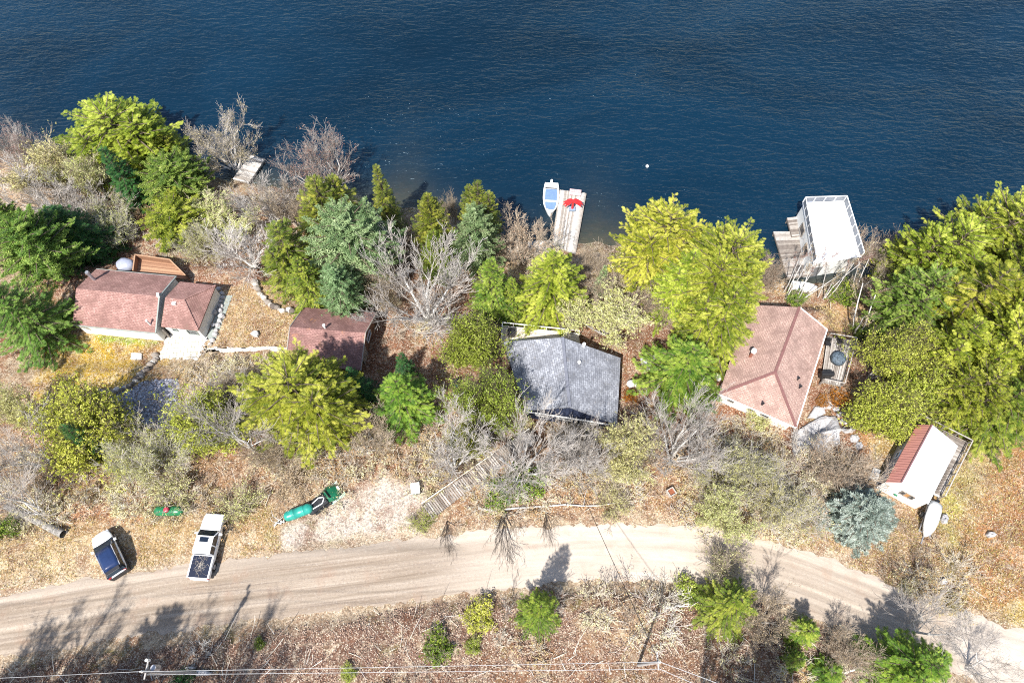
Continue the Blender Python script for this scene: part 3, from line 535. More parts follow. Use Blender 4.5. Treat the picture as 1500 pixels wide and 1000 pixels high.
# ------------------------------------------------------------------ every tree of the photograph (crown middle in px, width px, height m)
H_, HG, CE, DK, SP, PI_, PG, OL = M['hemlock'], M['hemgreen'], M['cedar'], M['dark'], M['spruce'], M['pine'], M['pinegreen'], M['olive']
CF, DT = "conifer", "tree"
TREES = [
 ('hem1', 172,200,150,11,.55, 'tall broad yellow-green conifer rising over open water beside the upper shoreline', CF, H_),
 ('hem2', 228,205,72,8,.6, 'darker green conifer tucked against the tall yellow-green shoreline conifer', CF, HG),
 ('spire', 180,258,60,10,.5, 'slim deep green conifer with a pale tip in front of the tall shoreline conifer', CF, DK),
 ('pin1', 254,262,98,8,.55, 'rounded bright green conifer between the slim dark conifer and the small dock', CF, PG),
 ('pin1', 258,322,90,6,.5, 'low yellow-green pine under the rounded bright green one near the small dock', CF, M['hemlock']),
 ('spr1', 106,343,125,9,.45, 'dense dark green spruce behind the red cottage chimney', CF, DK),
 ('hem3', 32,462,120,11,.5, 'big dark-hearted green conifer hiding the west gable of the red cottage', CF, M['pinegreen']),
 ('pin1', 48,362,112,11,.6, 'soft light green pine leaning over the dark spruce behind the cottage', CF, PG),
 ('pin2', 12,325,70,9,.6, 'pale green pine at the picture edge beside the leafless yellowish grove', CF, PG),
 ('bare2', 18,215,80,9,.6, 'pinkish leafless tree at the far end of the shoreline grove', DT, None),
 ('bud1', 62,232,105,10,.6, 'yellowish budding tree in the shoreline grove west of the tall conifer', DT, None),
 ('bud1', 118,248,90,10,.6, 'straw-coloured budding tree touching the tall yellow-green shoreline conifer', DT, None),
 ('fork', 50,275,110,10,.55, 'white-limbed leafless tree slanting through the shoreline grove', DT, None),
 ('fork', 112,292,105,9,.55, 'spreading white leafless tree just above the dark green spruce', DT, None),
 ('bud2', 150,318,90,6,.5, 'low pale budding tree between the dark spruce and the slim dark conifer', DT, None),
 ('bare2', 320,205,110,10,.6, 'tan leafless tree fanning over the water beside the small dock', DT, M['tanbud']),
 ('bare2', 468,236,118,11,.6, 'large pinkish leafless tree fanning over the water east of the small dock', DT, None),
 ('fork', 398,285,105,11,.55, 'pale grey leafless tree below the small dock corner', DT, None),
 ('bud1', 312,318,115,6,.5, 'wide whitish budding tree below the small dock', DT, None),
 ('fork', 350,355,130,10,.5, 'sprawling white leafless tree over the yard behind the red cottage deck', DT, None),
 ('bud2', 290,350,70,6,.5, 'pale straggly budding tree above the red cottage deck', DT, None),
 ('vase2', 425,300,80,9,.5, 'thin leafless tree between the pale grey tree and the cedar cluster', DT, None),
 ('ced2', 478,310,105,13,.55, 'yellow-green cedar at the water end of the conifer cluster by the shed', CF, None),
 ('hem2', 425,375,90,12,.5, 'olive green conifer on the west side of the cluster above the shed', CF, M['cedar']),
 ('pin1', 512,352,120,14,.6, 'large soft pale green pine in the cluster above the shed', CF, None),
 ('pin2', 497,425,72,10,.55, 'small pale green pine overhanging the shed roof', CF, None),
 ('hem3', 450,415,70,10,.5, 'mid green conifer under the pale pine beside the shed', CF, HG),
 ('spire', 562,288,50,12,.55, 'narrow pointed spruce standing alone at the shore', CF, None),
 ('bare3', 578,365,65,7,.5, 'tan leafless tree between the pale pine and the pointed cedar', DT, None),
 ('ced1', 633,328,74,12,.55, 'pointed yellow cedar beside the shallow sandy cove', CF, None),
 ('ced1', 640,372,60,9,.5, 'short yellow-green cedar under the pointed yellow cedar', CF, None),
 ('bare3', 662,302,34,6,.6, 'small tan leafless tree between the yellow cedar and pale green pine', DT, None),
 ('ced2', 702,308,62,13,.6, 'yellow-tipped cedar behind the pale green pine west of the dock', CF, None),
 ('pin2', 697,345,76,12,.55, 'pale silvery green pine west of the dock', CF, None),
 ('spr2', 722,420,70,11,.5, 'deep green conifer below the silvery pine west of the dock', CF, HG),
 ('vase', 617,425,180,12,.55, 'largest white leafless tree with a vase of bare limbs between shed and grey-roofed cabin', DT, None),
 ('bare3', 560,420,70,8,.5, 'brownish leafless tree brushing the east end of the shed', DT, None),
 ('vase2', 765,352,92,8,.55, 'leafless tree with pale limbs beside the dock walkway', DT, None),
 ('hem3', 808,418,122,12,.5, 'yellow-green conifer between the dock and the grey-roofed cabin', CF, H_),
 ('spr2', 750,436,48,8,.5, 'green conifer tucked beside the yellow-green one behind the grey-roofed cabin', CF, SP),
 ('bare3', 868,385,55,5,.5, 'small brown leafless tree just east of the dock foot', DT, None),
 ('bare3', 910,402,92,7,.5, 'rounded tan leafless tree between the dock and the yellow hemlocks', DT, None),
 ('bud1', 897,465,130,8,.5, 'pale budding tree with fine twigs over the grey roof corner', DT, M['bud']),
 ('bare3', 955,440,80,7,.5, 'reddish brown leafless tree between budding tree and yellow hemlocks', DT, None),
 ('spire', 882,410,26,6,.5, 'tiny pale green pine beside the rounded tan tree', CF, M['pine']),
 ('hem1', 972,352,138,15,.6, 'bright yellow hemlock reaching over the shore east of the dock', CF, None),
 ('hem1', 1062,392,125,16,.6, 'tall yellow hemlock with grey dead limbs next to the hip-roofed house', CF, None),
 ('hem2', 1000,415,90,12,.5, 'yellow-green hemlock between two taller yellow ones', CF, None),
 ('hem2', 1058,465,105,13,.55, 'yellow hemlock hanging over the hip-roofed house', CF, None),
 ('hem3', 1000,540,125,10,.5, 'greener hemlock between the grey-roofed cabin and the hip-roofed house', CF, HG),
 ('map2', 690,496,78,10,.55, 'olive-leaved tree west of the grey roof', DT, None),
 ('map1', 706,584,105,12,.6, 'large olive-leaved tree shading the corner of the grey roof', DT, None),
 ('map2', 684,645,50,7,.5, 'small olive-leaved tree beside the stairway', DT, None),
 ('hem1', 440,582,160,13,.55, 'broad yellow-green conifer in front of the shed', CF, None),
 ('spr1', 522,562,55,8,.5, 'dusky green conifer between the shed and the broad yellow-green conifer', CF, None),
 ('spr2', 588,580,108,9,.55, 'bright green spruce in the hollow east of the shed', CF, None),
 ('sap', 590,530,36,5,.6, 'small blue-green fir behind the bright green spruce', CF, DK),
 ('map2', 108,618,140,9,.55, 'yellow-olive leafy tree beside the gravel drive', DT, None),
 ('spr2', 118,640,55,8,.6, 'small teal green fir peeking through the yellow-olive tree', CF, DK),
 ('map2', 298,618,100,8,.5, 'olive-leaved tree at the east side of the gravel drive', DT, None),
 ('bud2', 198,668,140,8,.5, 'pale whitish budding tree below the gravel drive', DT, None),
 ('bud1', 15,590,80,8,.5, 'grey-yellow budding tree at the picture edge below the big dark-hearted conifer', DT, None),
 ('bare1', 28,655,120,10,.55, 'lilac-grey leafless tree at the picture edge above the old timber steps', DT, None),
 ('bare1', 25,735,130,9,.5, 'large-limbed leafless tree at the picture edge beside the fallen trunk', DT, None),
 ('bare1', 345,630,150,12,.5, 'slanting silvery leafless tree between the two vehicles and the shed', DT, None),
 ('bare3', 395,650,100,7,.5, 'fine-twigged tan leafless tree below the broad yellow-green conifer', DT, None),
 ('bud2', 340,562,70,5,.5, 'sparse straw-coloured tree above the olive tree by the gravel drive', DT, M['tanbud']),
 ('vase2', 545,638,75,6,.5, 'little fan-shaped leafless tree above the gravel lot', DT, None),
 ('fork', 658,655,120,12,.55, 'leafless tree fanning over the lower stairway', DT, None),
 ('vase', 765,670,140,11,.52, 'leafless tree on the road bank east of the stairway foot', DT, None),
 ('fork', 838,645,100,11,.55, 'white-forked leafless tree in front of the grey-roofed cabin windows', DT, None),
 ('vase', 860,670,90,8,.5, 'thin leafless tree between the white-forked tree and the pale budding one', DT, None),
 ('bud1', 925,650,110,10,.5, 'yellowish budding tree on the bank between two leafless trees', DT, None),
 ('vase', 1006,640,135,12,.55, 'thick-trunked white leafless tree above the little crate by the road', DT, None),
 ('bud2', 1090,690,130,8,.5, 'bushy pale yellow budding tree below the hip-roofed house', DT, None),
 ('bud2', 1150,735,120,7,.5, 'bushy straw-coloured budding tree beside the blue spruce', DT, None),
 ('bud1', 1060,745,100,6,.5, 'low pale budding tree at the road edge below the thick-trunked white tree', DT, None),
 ('bare3', 1225,688,118,5,.45, 'round grey-brown leafless tree beside the rock outcrop', DT, None),
 ('bare3', 1065,832,90,5,.5, 'grey leafless tree standing on the road verge opposite the house', DT, M['bud']),
 ('blue', 1266,752,95,6.5,.45, 'silvery blue spruce at the corner of the white-gabled hut', CF, None),
 ('hem1', 1385,375,135,15,.6, 'yellow hemlock at the lake corner of the big hemlock stand', CF, None),
 ('hem1', 1462,345,140,16,.6, 'tall yellow hemlock crowning the big stand above the lake', CF, None),
 ('hem1', 1345,440,110,13,.55, 'yellow-green hemlock on the boathouse side of the big stand', CF, M['pinegreen']),
 ('hem2', 1425,440,135,16,.6, 'yellow hemlock in the middle of the big stand', CF, None),
 ('hem1', 1500,430,140,17,.6, 'yellow hemlock at the picture edge of the big stand below the tallest one', CF, None),
 ('hem2', 1390,510,115,13,.55, 'hemlock behind the leafy tree beside the hip-roofed house deck', CF, None),
 ('hem1', 1465,520,130,14,.55, 'yellow hemlock above the hut in the big stand', CF, None), ('hem2', 1335,375,80,11,.5, 'yellow-green hemlock stepping down to the shore at the edge of the big stand', CF, None), ('hem1', 1425,575,95,12,.55, 'yellow hemlock right behind the hut deck', CF, None),
 ('hem2', 1492,590,110,13,.55, 'dark green hemlock at the lower corner of the big stand beyond the hut deck', CF, HG),
 
 ('map1', 1312,520,112,11,.55, 'large yellow-olive leafy tree between the house deck and the hut', DT, None),
 ('map2', 1300,600,92,8,.5, 'yellow-olive leafy tree beside the stepping stones', DT, None),
 ('map2', 1345,555,85,9,.5, 'pale yellow leafy tree touching the hut deck corner', DT, None),
 ('bare3', 1272,365,80,7,.5, 'reddish grey leafless tree on the shore between boathouse and hemlock stand', DT, M['pinkbud']),
 ('bare3', 1300,415,70,6,.5, 'tan leafless tree at the edge of the hemlock stand by the boathouse', DT, None),
 ('bare3', 1130,400,50,5,.5, 'dark-twigged leafless tree beside the boathouse dock', DT, M['pinkbud']),
 ('spr2', 790,895,72,9,.5, 'bright green conifer on the bank across the road from the stairway', CF, SP),
 ('hem3', 1070,885,92,7,.5, 'yellow-green conifer on the bank across the road from the blue spruce', CF, M['hemgreen']),
 ('hem2', 1345,975,110,9,.6, 'bright-tipped dark conifer on the bank below the road bend', CF, SP),
 ('bare1', 1385,915,130,10,.55, 'white leafless tree leaning out over the road bend', DT, None),
 ('bare1', 1450,975,100,7,.5, 'grey leafless tree at the corner below the road bend', DT, None),
 ('vase2', 1125,905,90,6,.5, 'grey brushy leafless tree beside the yellow-green roadside conifer', DT, None),
 ('bare3', 1245,955,90,5,.5, 'brown brushy leafless tree on the bank beside the bright-tipped conifer', DT, None),
 ('sap', 1182,925,52,4,.55, 'yellow-green young fir on the bank below the grey brushy tree', CF, M['hemgreen']),
 ('sap', 1168,965,40,3,.55, 'small dull green fir below the yellow-green young fir', CF, M['hemgreen']),
 ('sap', 1215,985,60,3,.55, 'dark green young fir at the lower picture edge', CF, SP),
]
for k, (key, u, v, w, H, hc, lab, cat, mat) in enumerate(TREES): plant(key, u, v, w, H, hc, lab, cat, mat)
BIRCH = [(1147,429,1186,368,'in the west end of the birch row'), (1152,436,1200,345,'rising from the bush at the west end of the birch row'), (1166,436,1222,352,'third along the birch row from the hemlock side'),
 (1171,440,1232,380,'crossing the white upturned boat'), (1198,436,1230,366,'in the middle of the birch row'), (1207,438,1250,372,'forking beside the middle birch'), (1212,437,1275,372,'slanting lowest across the boathouse'), (1250,432,1290,362,'at the east end of the birch row'), (1245,424,1268,375,'behind the east end birch')]
for i, (u, v, tu, tv, w) in enumerate(BIRCH):
    g = G(u, v); top = None; H = 8.5 + (i * 37 % 5) * .4
    o = thing('birch_tree', 'thin white birch ' + w, 'birch', g, i * 1.7)
    p = PROTO[('birch', 'birch2')[i % 2]]; t = P(tu, tv, g.z + H); d = t - g; o.scale = (.72, .72, d.length / p['H'])
    o.rotation_mode = 'QUATERNION'; o.rotation_quaternion = d.to_track_quat('Z', 'Y') @ Matrix.Rotation(i * 1.3, 3, 'Z').to_quaternion()
    for nm, me in p['parts']: c = bpy.data.objects.new(nm, me); COL.objects.link(c); c.parent = o
for i, (u, v, tu, tv, w) in enumerate([(1258,492,1302,418,'tall white birch at the corner of the house deck'), (1251,488,1268,428,'shorter white birch behind the house deck corner')]):
    g = G(u, v); o = thing('birch_tree', w, 'birch', g); p = PROTO[('birch', 'birch2')[i]]; d = P(tu, tv, g.z + 8) - g; o.scale = (1, 1, d.length / p['H'])
    o.rotation_mode = 'QUATERNION'; o.rotation_quaternion = d.to_track_quat('Z', 'Y')
    for nm, me in p['parts']: c = bpy.data.objects.new(nm, me); COL.objects.link(c); c.parent = o
SHRUBS = [
 ('gshrub', 1240,430,42,2.4,.5,'dark green bush at the foot of the east birches',None), ('gshrub',1168,434,30,1.8,.5,'dark green bush at the foot of the west birches',None),
 ('gshrub', 638,946,50,1.6,.5,'bright green bush on the bank above the power lines',None), ('gshrub',692,944,26,1.2,.5,'small yellow-green bush next to the bright green bush',OL),
 ('gshrub', 700,900,48,1.2,.5,'faded olive bush at the top of the road bank',OL), ('gshrub',378,942,18,.9,.5,'tiny green bush on the bank between the two power poles',None),
 ('gshrub', 508,985,26,1.0,.5,'green bush right under the power lines',OL), ('gshrub',265,993,34,1.4,.5,'deep green bush beside the west power pole',DK),
 ('gshrub', 1215,500,22,1.4,.5,'dark green bush between deck railing and birches',None) if False else ('gshrub',1262,486,30,1.5,.5,'dark green bush behind the house deck railing',None),
 ('gshrub', 926,577,24,1.2,.5,'orange bush beside the grey roof',M['rust']), ('gshrub',1234,582,32,1.3,.5,'rust-coloured bush below the house deck',M['rust']),
 ('gshrub', 1205,586,22,.9,.5,'rust and green bush among the stepping stones',M['rust']), ('gshrub',770,705,60,2.0,.5,'green undergrowth bush beside the lower stairway',None),
 ('gshrub', 735,725,50,1.6,.5,'green bush at the foot of the stairway bank',None), ('shrub',620,765,46,1.6,.5,'twiggy bush at the foot of the stairway',OL), ('gshrub',10,770,36,1.5,.5,'green bush at the picture edge beside the fallen trunk',None),
 ('gshrub',1108,612,40,1.6,.5,'dry bush under the white wall of the hip-roofed house',M['bud']), ('gshrub',1010,868,46,1.6,.5,'olive bush where the road bank begins',OL),
 ('shrub',60,700,70,2.2,.5,'brown twiggy bush over the old timber steps',None), ('shrub',430,700,70,2.2,.5,'brown twiggy bush behind the teal tank',None), ('shrub',250,715,80,2.4,.5,'straw twiggy bush behind the green tank',M['bud']),
 ('shrub',350,740,80,2.2,.5,'straw twiggy bush beside the pickup hood',M['bud']), ('shrub',905,735,60,2,.5,'straw twiggy bush on the bank above the road',M['bud']),
]
for k, (key, u, v, w, H, hc, lab, mat) in enumerate(SHRUBS): plant(key, u, v, w, H, hc, lab, "bush", mat)
for (u, v, w, lab) in [(742,893,34,'white dead branch standing west of the roadside conifer'), (818,885,44,'white dead branch on the east side of the roadside conifer')]: plant('snag', u, v, w, 3.2, .5, lab, 'branch')
for (u, v, w, H, ln, lab) in [(738,750,95,7.5,1.15,'dark leafless tree leaning out over the road below the stairway'), (655,765,60,4.5,1.2,'small dark leafless tree leaning over the road beside the gravel lot'), (800,752,50,4.5,1.2,'thin dark leafless tree leaning over the road east of the stairway')]:
    o = plant('dark', u, v, w, H, 0, lab, 'tree', lean=(ln, 0))
# ------------------------------------------------------------------ brush, straw and leaf litter nobody could count
rs = np.random.RandomState(77)
def scatter(polys, n, avoid=True):
    out = []
    for pl, wgt in polys:
        pp = np.array(pxpoly(pl)); k = int(n * wgt); lo, hi = pp.min(0), pp.max(0); q = rs.uniform(lo, hi, (k * 4 + 50, 2)); q = q[in_poly(q[:, 0], q[:, 1], [tuple(a) for a in pp])][:k]; out.append(q)
    q = np.concatenate(out)
    if avoid:
        ok = np.abs(q[:, 1] - road_y(q[:, 0])) > 3.1
        for (px, py, rx, ry, pz) in PADS[:5]: ok &= np.maximum(np.abs(q[:, 0] - px) / rx, np.abs(q[:, 1] - py) / ry) > .85
        ok &= ~((np.hypot(q[:, 0] + 37.4, q[:, 1] - 10.8) < 3) | (np.hypot(q[:, 0] + 28.2, q[:, 1] - 11.2) < 3.2))
        ok &= q[:, 1] < shore_y(q[:, 0]) - .3; s0, s1 = G(620, 757), G(790, 636); ok &= seg_dist(q[:, 0], q[:, 1], [tuple(s0)[:2], tuple(s1)[:2]]) > 1.5
        ok &= wob(q[:, 0], q[:, 1], 1.1, 5) + .7 * wob(q[:, 0], q[:, 1], 2.7, 1) + rs.uniform(-.9, .9, len(q)) > -.35
        q = q[ok]
    return q
BRUSH = [([(-60,600),(160,640),(400,640),(560,690),(480,730),(330,760),(100,760),(-60,800)], .22), ([(400,640),(700,620),(720,700),(640,730),(600,690),(470,700)], .16), ([(760,620),(1060,620),(1260,660),(1230,760),(1000,750),(640,750),(650,700)], .34),
 ([(1040,640),(1200,680),(1230,790),(1100,790),(1000,760)], .12), ([(-60,200),(250,280),(420,300),(560,380),(330,400),(200,390),(-60,320)], .16), ([(520,320),(720,360),(900,380),(960,470),(820,480),(560,520)], .14),
 ([(1130,400),(1330,360),(1330,440),(1260,470),(1130,440)], .03), ([(840,870),(1000,870),(1300,960),(1250,1010),(900,950)], .05), ([(-60,960),(340,930),(720,880),(850,960),(850,1040),(-60,1040)], .03), ([(1300,830),(1400,830),(1420,900),(1330,870)], .03), ([(280,540),(420,530),(400,600),(290,640)], .06)]
q = scatter(BRUSH, 520)
proto = []
for sd in range(5):
    sg, tp = branching(seed=50 + sd, H=1.0, stems=7, spread=.55, lv=2, tr=.022, ratio=.68, kids=(2, 2), stem_lean=.75); proto.append((np.array([(*a, *b, r0, r1) for a, b, r0, r1 in sg]), np.array([tuple(p) for p, d in tp])))
VS, QS, TS, LQ, LT = [], [], [], [], []; off = 0
zq = zt(q[:, 0], q[:, 1])
for i in range(len(q)):
    A, tp = proto[i % 5]; a = rs.uniform(0, 6.28); s = rs.uniform(.8, 2.3); c_, s_ = math.cos(a), math.sin(a); Rm = np.array([[c_, -s_, 0], [s_, c_, 0], [0, 0, 1]]) * s * np.array([1.15, 1.15, .9]); o = np.array([q[i, 0], q[i, 1], zq[i]])
    V, Qq = seg_np(A[:, :3] @ Rm.T + o, A[:, 3:6] @ Rm.T + o, np.maximum(A[:, 6], .013), np.maximum(A[:, 7], .009), 3); tt = rs.rand()
    VS.append(V); QS.append(Qq + off); off += len(V); TS.append(np.full(len(Qq), tt))
    if rs.rand() < .7:
        k = rs.randint(len(tp) // 3, len(tp)); pp = tp[rs.randint(0, len(tp), k)] @ Rm.T + o + rs.randn(k, 3) * .1
        L1, T1 = stamp(tpl_leaves(3, i % 7, .45), pp, rs.randn(k, 3), rs.randn(k, 3) + np.array([0, 0, .5]), .15 * rs.uniform(.6, 1.4, k), np.full(k, np.clip(rs.rand(), .05, .95)), i); LQ.append(L1); LT.append(T1)
BR = tinted('brush_twigs', [(0, (.34, .24, .18)), (.3, (.6, .51, .4)), (.7, (.8, .73, .6)), (1, (.74, .69, .64))])
me = np_mesh("undergrowth_twigs", np.concatenate(VS), np.concatenate(QS), np.concatenate(TS)); me.materials.append(BR); link("undergrowth", me, None, kind="stuff")
BL = leaf('brush_leaves', (.55, .36, .2), (.66, .6, .32), (.84, .8, .52), .3)
me = quads_mesh("undergrowth_leaves", np.concatenate(LQ), np.concatenate(LT), BL); link("undergrowth_foliage", me, None, kind="stuff")
# sticks lying about
q = scatter(BRUSH + [([(-60,985),(360,930),(620,885),(850,868),(1000,872),(1110,880),(1230,940),(1300,1040),(-60,1040)], .5)], 620); SG = []
for x, y in q:
    z = zg(x, y) + .08; a = rs.uniform(0, 6.28); L = rs.uniform(.6, 2.6); r_ = rs.uniform(.015, .04); d = np.array([math.cos(a), math.sin(a), rs.uniform(-.02, .12)]); p0 = np.array([x, y, z]); p1 = p0 + d * L * .5; d2 = d + rs.randn(3) * .2; p2 = p1 + d2 * L * .5
    SG += [(*p0, *p1, r_, r_ * .8), (*p1, *p2, r_ * .8, r_ * .4), (*p1, *(p1 + (d + rs.randn(3) * .5) * L * .3), r_ * .5, .008)]
A = np.array(SG); V, Qq = seg_np(A[:, :3], A[:, 3:6], A[:, 6], A[:, 7], 4); me = np_mesh('fallen_sticks', V, Qq, np.repeat(rs.rand(len(A)), 4)); me.materials.append(BR); link('fallen_sticks', me, None, kind='stuff')
# fallen leaves
LIT = [([(-60,985),(360,930),(620,885),(850,868),(1000,872),(1110,880),(1230,940),(1300,1040),(-60,1040)], .62), ([(-60,560),(330,560),(700,640),(1250,690),(1250,790),(700,770),(560,690),(-60,800)], .4), ([(-60,480),(230,300),(560,300),(700,400),(1130,440),(1300,420),(1450,600),(1240,680),(700,660),(240,420)], .35), ([(1330,740),(1560,640),(1560,960),(1430,930),(1240,830)], .04)]
q = scatter(LIT, 120000); q = q[wob(q[:, 0], q[:, 1], 1.9, 2) + .8 * wob(q[:, 0], q[:, 1], 4.3, 3) + rs.uniform(-.7, .7, len(q)) > -.1]; k = len(q); zq = zt(q[:, 0], q[:, 1])
Qv, T = stamp(tpl_leaves(1, 3, .5) * 0 + np.array([[[-.5, 0, 0], [0, -.33, .06], [.5, 0, .02], [0, .33, .1]]]), np.stack([q[:, 0], q[:, 1], zq + .03 + rs.rand(k) * .06], -1), rs.randn(k, 3) * np.array([1, 1, .35]), np.array([0, 0, 1]) + rs.randn(k, 3) * .4, rs.uniform(.08, .17, k), rs.rand(k), 5)
LF = tinted('litter_leaves', [(0, (.08, .05, .045)), (.35, (.21, .125, .09)), (.7, (.36, .24, .17)), (1, (.62, .48, .37))], .8, .25, 3, .2)
link("fallen_leaves", quads_mesh("fallen_leaves", Qv, T, LF), None, kind="stuff")
# dry grass blades
GR = [([(-60,760),(110,760),(260,740),(400,740),(420,820),(-60,870)], .42), ([(310,430),(400,410),(440,470),(420,512),(300,510)], .12), ([(60,490),(210,480),(240,510),(225,560),(140,585),(60,575)], .07), ([(1185,445),(1290,440),(1330,470),(1250,495),(1200,480)], .1), ([(1330,740),(1400,650),(1560,640),(1560,960),(1430,930),(1240,830)], .8), ([(240,520),(420,520),(450,560),(380,620),(270,600)], .1), ([(1000,740),(1250,770),(1240,810),(1000,780)], .1)]
q = scatter(GR, 42000); k = len(q); zq = zt(q[:, 0], q[:, 1])
Qv, T = stamp(np.array([kite(0, 0, 1, 0, 1, .07)]), np.stack([q[:, 0], q[:, 1], zq], -1), rs.randn(k, 3) * np.array([1, 1, .3]) + np.array([0, 0, .45]), rs.randn(k, 3), rs.uniform(.15, .38, k), rs.rand(k), 6)
LG = tinted('dry_blades', [(0, (.28, .15, .06)), (.3, (.46, .3, .12)), (.5, (.33, .3, .07)), (.62, (.42, .35, .11)), (.8, (.58, .44, .23)), (1, (.66, .54, .33))], .8, .2, 3, .15)
link("dry_grass", quads_mesh("dry_grass", Qv, T, LG), None, kind="stuff")
# ------------------------------------------------------------------ building materials
M['red_roof'] = shingle('red_shingle', (.3,.165,.14), (.4,.235,.2), (.15,.075,.065))
M['shed_roof'] = shingle('dark_red_shingle', (.25,.135,.12), (.34,.195,.17), (.13,.065,.06), (.42,.2,.1))
M['pink_roof'] = shingle('pink_brown_shingle', (.37,.24,.2), (.45,.31,.255), (.2,.125,.1))
M['grey_roof'] = shingle('slate_shingle', (.22,.225,.25), (.37,.38,.41), (.08,.085,.105), None, .5, .24)
M['white'] = plain('white_paint', (.8,.79,.75), .6, .3, 0, .12, 2)
M['trim'] = plain('white_trim', (.78,.77,.74), .5, .3, 0, .08, 4)
M['cream'] = plain('cream_siding', (.76,.74,.66), .7, .2, 0, .12, 2)
M['greywall'] = plain('grey_green_siding', (.3,.33,.3), .7, .2)
M['side_shade'] = plain('shaded_side_siding', (.42,.42,.47), .7, .2)  # hut's side siding, greyed to paint in the shade on that wall
M['navy'] = plain('navy_siding', (.035,.045,.085), .7, .2)
M['brownwall'] = plain('brown_siding', (.2,.11,.07), .8, .2)
M['glass'] = plain('window_glass', (.03,.04,.05), .08, .6, 0, .3)
M['amber'] = plain('amber_blind', (.5,.26,.1), .5, .3)
M['steel'] = plain('galvanised_metal', (.5,.5,.52), .4, .5, .6, .3)
M['black'] = plain('black_plastic', (.02,.02,.022), .45, .4)
M['rubber'] = plain('tyre_rubber', (.018,.018,.018), .8, .2)
M['concrete'] = plain('concrete', (.6,.58,.54), .9, .15, 0, .35, 3)
M['rock'] = None
t = NT('granite'); t.set(.9, .2); n_ = t.noise(t.pos(), 2.2, 6, .75)
t.col(t.mix(t.ramp(n_, [(.3, (.24,.23,.23)), (.55, (.5,.48,.47)), (.75, (.68,.66,.63))]), (.3,.19,.1), t.ramp(t.noise(t.pos(), 1.3, 4, .7), [(.56, 0.0), (.7, .6)]))); t.bump(n_, .8, .15); M['rock'] = t.m
t = NT('stacked_stone'); t.set(.9, .2); t.col(t.ramp(t.attr('tint'), [(0, (.1,.08,.07)), (.5, (.3,.26,.22)), (1, (.62,.58,.52))])); t.bump(t.noise(t.pos(), 4, 5, .7), .7, .08); M['stone'] = t.m
M['dockwood'] = tinted('weathered_dock_wood', [(0, (.28,.24,.2)), (.5, (.5,.46,.41)), (1, (.68,.64,.58))], .85, .2, 3, .5)
M['greywood'] = tinted('grey_weathered_wood', [(0, (.17,.14,.12)), (.5, (.33,.29,.25)), (1, (.5,.46,.42))], .85, .2, 3, .5)
M['brownwood'] = tinted('stained_wood', [(0, (.2,.1,.06)), (.5, (.34,.19,.115)), (1, (.46,.28,.17))], .8, .2, 6, .35)
M['tanwood'] = tinted('tan_deck_wood', [(0, (.5,.42,.32)), (.5, (.64,.56,.45)), (1, (.74,.68,.58))], .8, .2, 6, .3)
def V3(p, z): return Vector((p[0], p[1], z))
def lerp(a, b, t): return Vector(a) * (1 - t) + Vector(b) * t
def inset(poly, d):
    c = sum((Vector(p) for p in poly), Vector((0, 0, 0))) / len(poly); return [c + (Vector(p) - c) * (1 - d / (Vector(p) - c).length) for p in poly]
def planks(corners, z, n, along=0, th=.05, gap=.018, lift=.006, seed=0):
    """boards laid over a quadrilateral; along=0: boards run corner0->corner1"""
    a, b, c, d = [Vector((p[0], p[1], 0)) for p in (corners if along == 0 else corners[1:] + corners[:1])]
    r = random.Random(seed + n); mb = MB()
    for i in range(n):
        t0, t1 = (i + gap) / n, (i + 1 - gap) / n
        p = [lerp(a, d, t0), lerp(b, c, t0), lerp(b, c, t1), lerp(a, d, t1)]; zz = z + r.uniform(0, lift)
        e0, e1 = r.uniform(-.03, .03), r.uniform(-.03, .03); dr_ = (p[1] - p[0]).normalized()
        p = [p[0] + dr_ * e0, p[1] + dr_ * e1, p[2] + dr_ * e1, p[3] + dr_ * e0]
        mb.prism(p, zz - th, zz, r.random())
    return mb
def railing(parent, pts, z, h=.95, post=.09, step=1.5, mat=None, pick=0, cap=.1):
    mat = mat or M['greywood']; rl = MB(); n = 0
    for a, b in zip(pts, pts[1:]):
        a, b = V3(a, z), V3(b, z); L = (b - a).length; k = max(1, round(L / step))
        rl.bar(a + Vector((0, 0, h)), b + Vector((0, 0, h)), cap, .05, .8); rl.bar(a + Vector((0, 0, .15)), b + Vector((0, 0, .15)), .05, .07, .5)
        for i in range(k + 1):
            if i == k and b != V3(pts[-1], z): continue
            q = lerp(a, b, i / k); m = MB(); m.box(q + Vector((0, 0, (h - .03) / 2 - .1)), (post, post, h + .14), tint=.5); m.build('post', mat, parent)
        if pick:
            for i in range(int(L / pick)): q = lerp(a, b, (i + .5) / int(L / pick)); rl.box(q + Vector((0, 0, h / 2 + .05)), (.04, .04, h - .2), tint=.4)
    rl.build('rail_slat', mat, parent)
def window(parent, a, b, z0, z1, out, frame=None, pane=None, fr=.08):
    """framed window in a vertical wall between ground points a and b"""
    a, b = Vector(a), Vector(b); o = Vector(out).normalized(); d = (b - a).normalized(); f = MB()
    for (p, q) in ((V3(a, z0), V3(b, z0)), (V3(a, z1), V3(b, z1))): f.bar(p + o * .04, q + o * .04, .1, fr * 1.3, .5)
    for p in (a, b): f.bar(V3(p, z0 + fr * .66) + o * .04, V3(p, z1 - fr * .66) + o * .04, .1, fr * 1.3, .5)
    w = f.build('window', frame or M['trim'], parent)
    g = MB(); c = [V3(a, z0) + o * .03, V3(b, z0) + o * .03, V3(b, z1) + o * .03, V3(a, z1) + o * .03]; k = [q - o * .02 for q in c]
    g.add(c + k, [(0,1,2,3), (7,6,5,4), (0,4,5,1), (1,5,6,2), (2,6,7,3), (3,7,4,0)]); g.build('pane', pane or M['glass'], w); return w
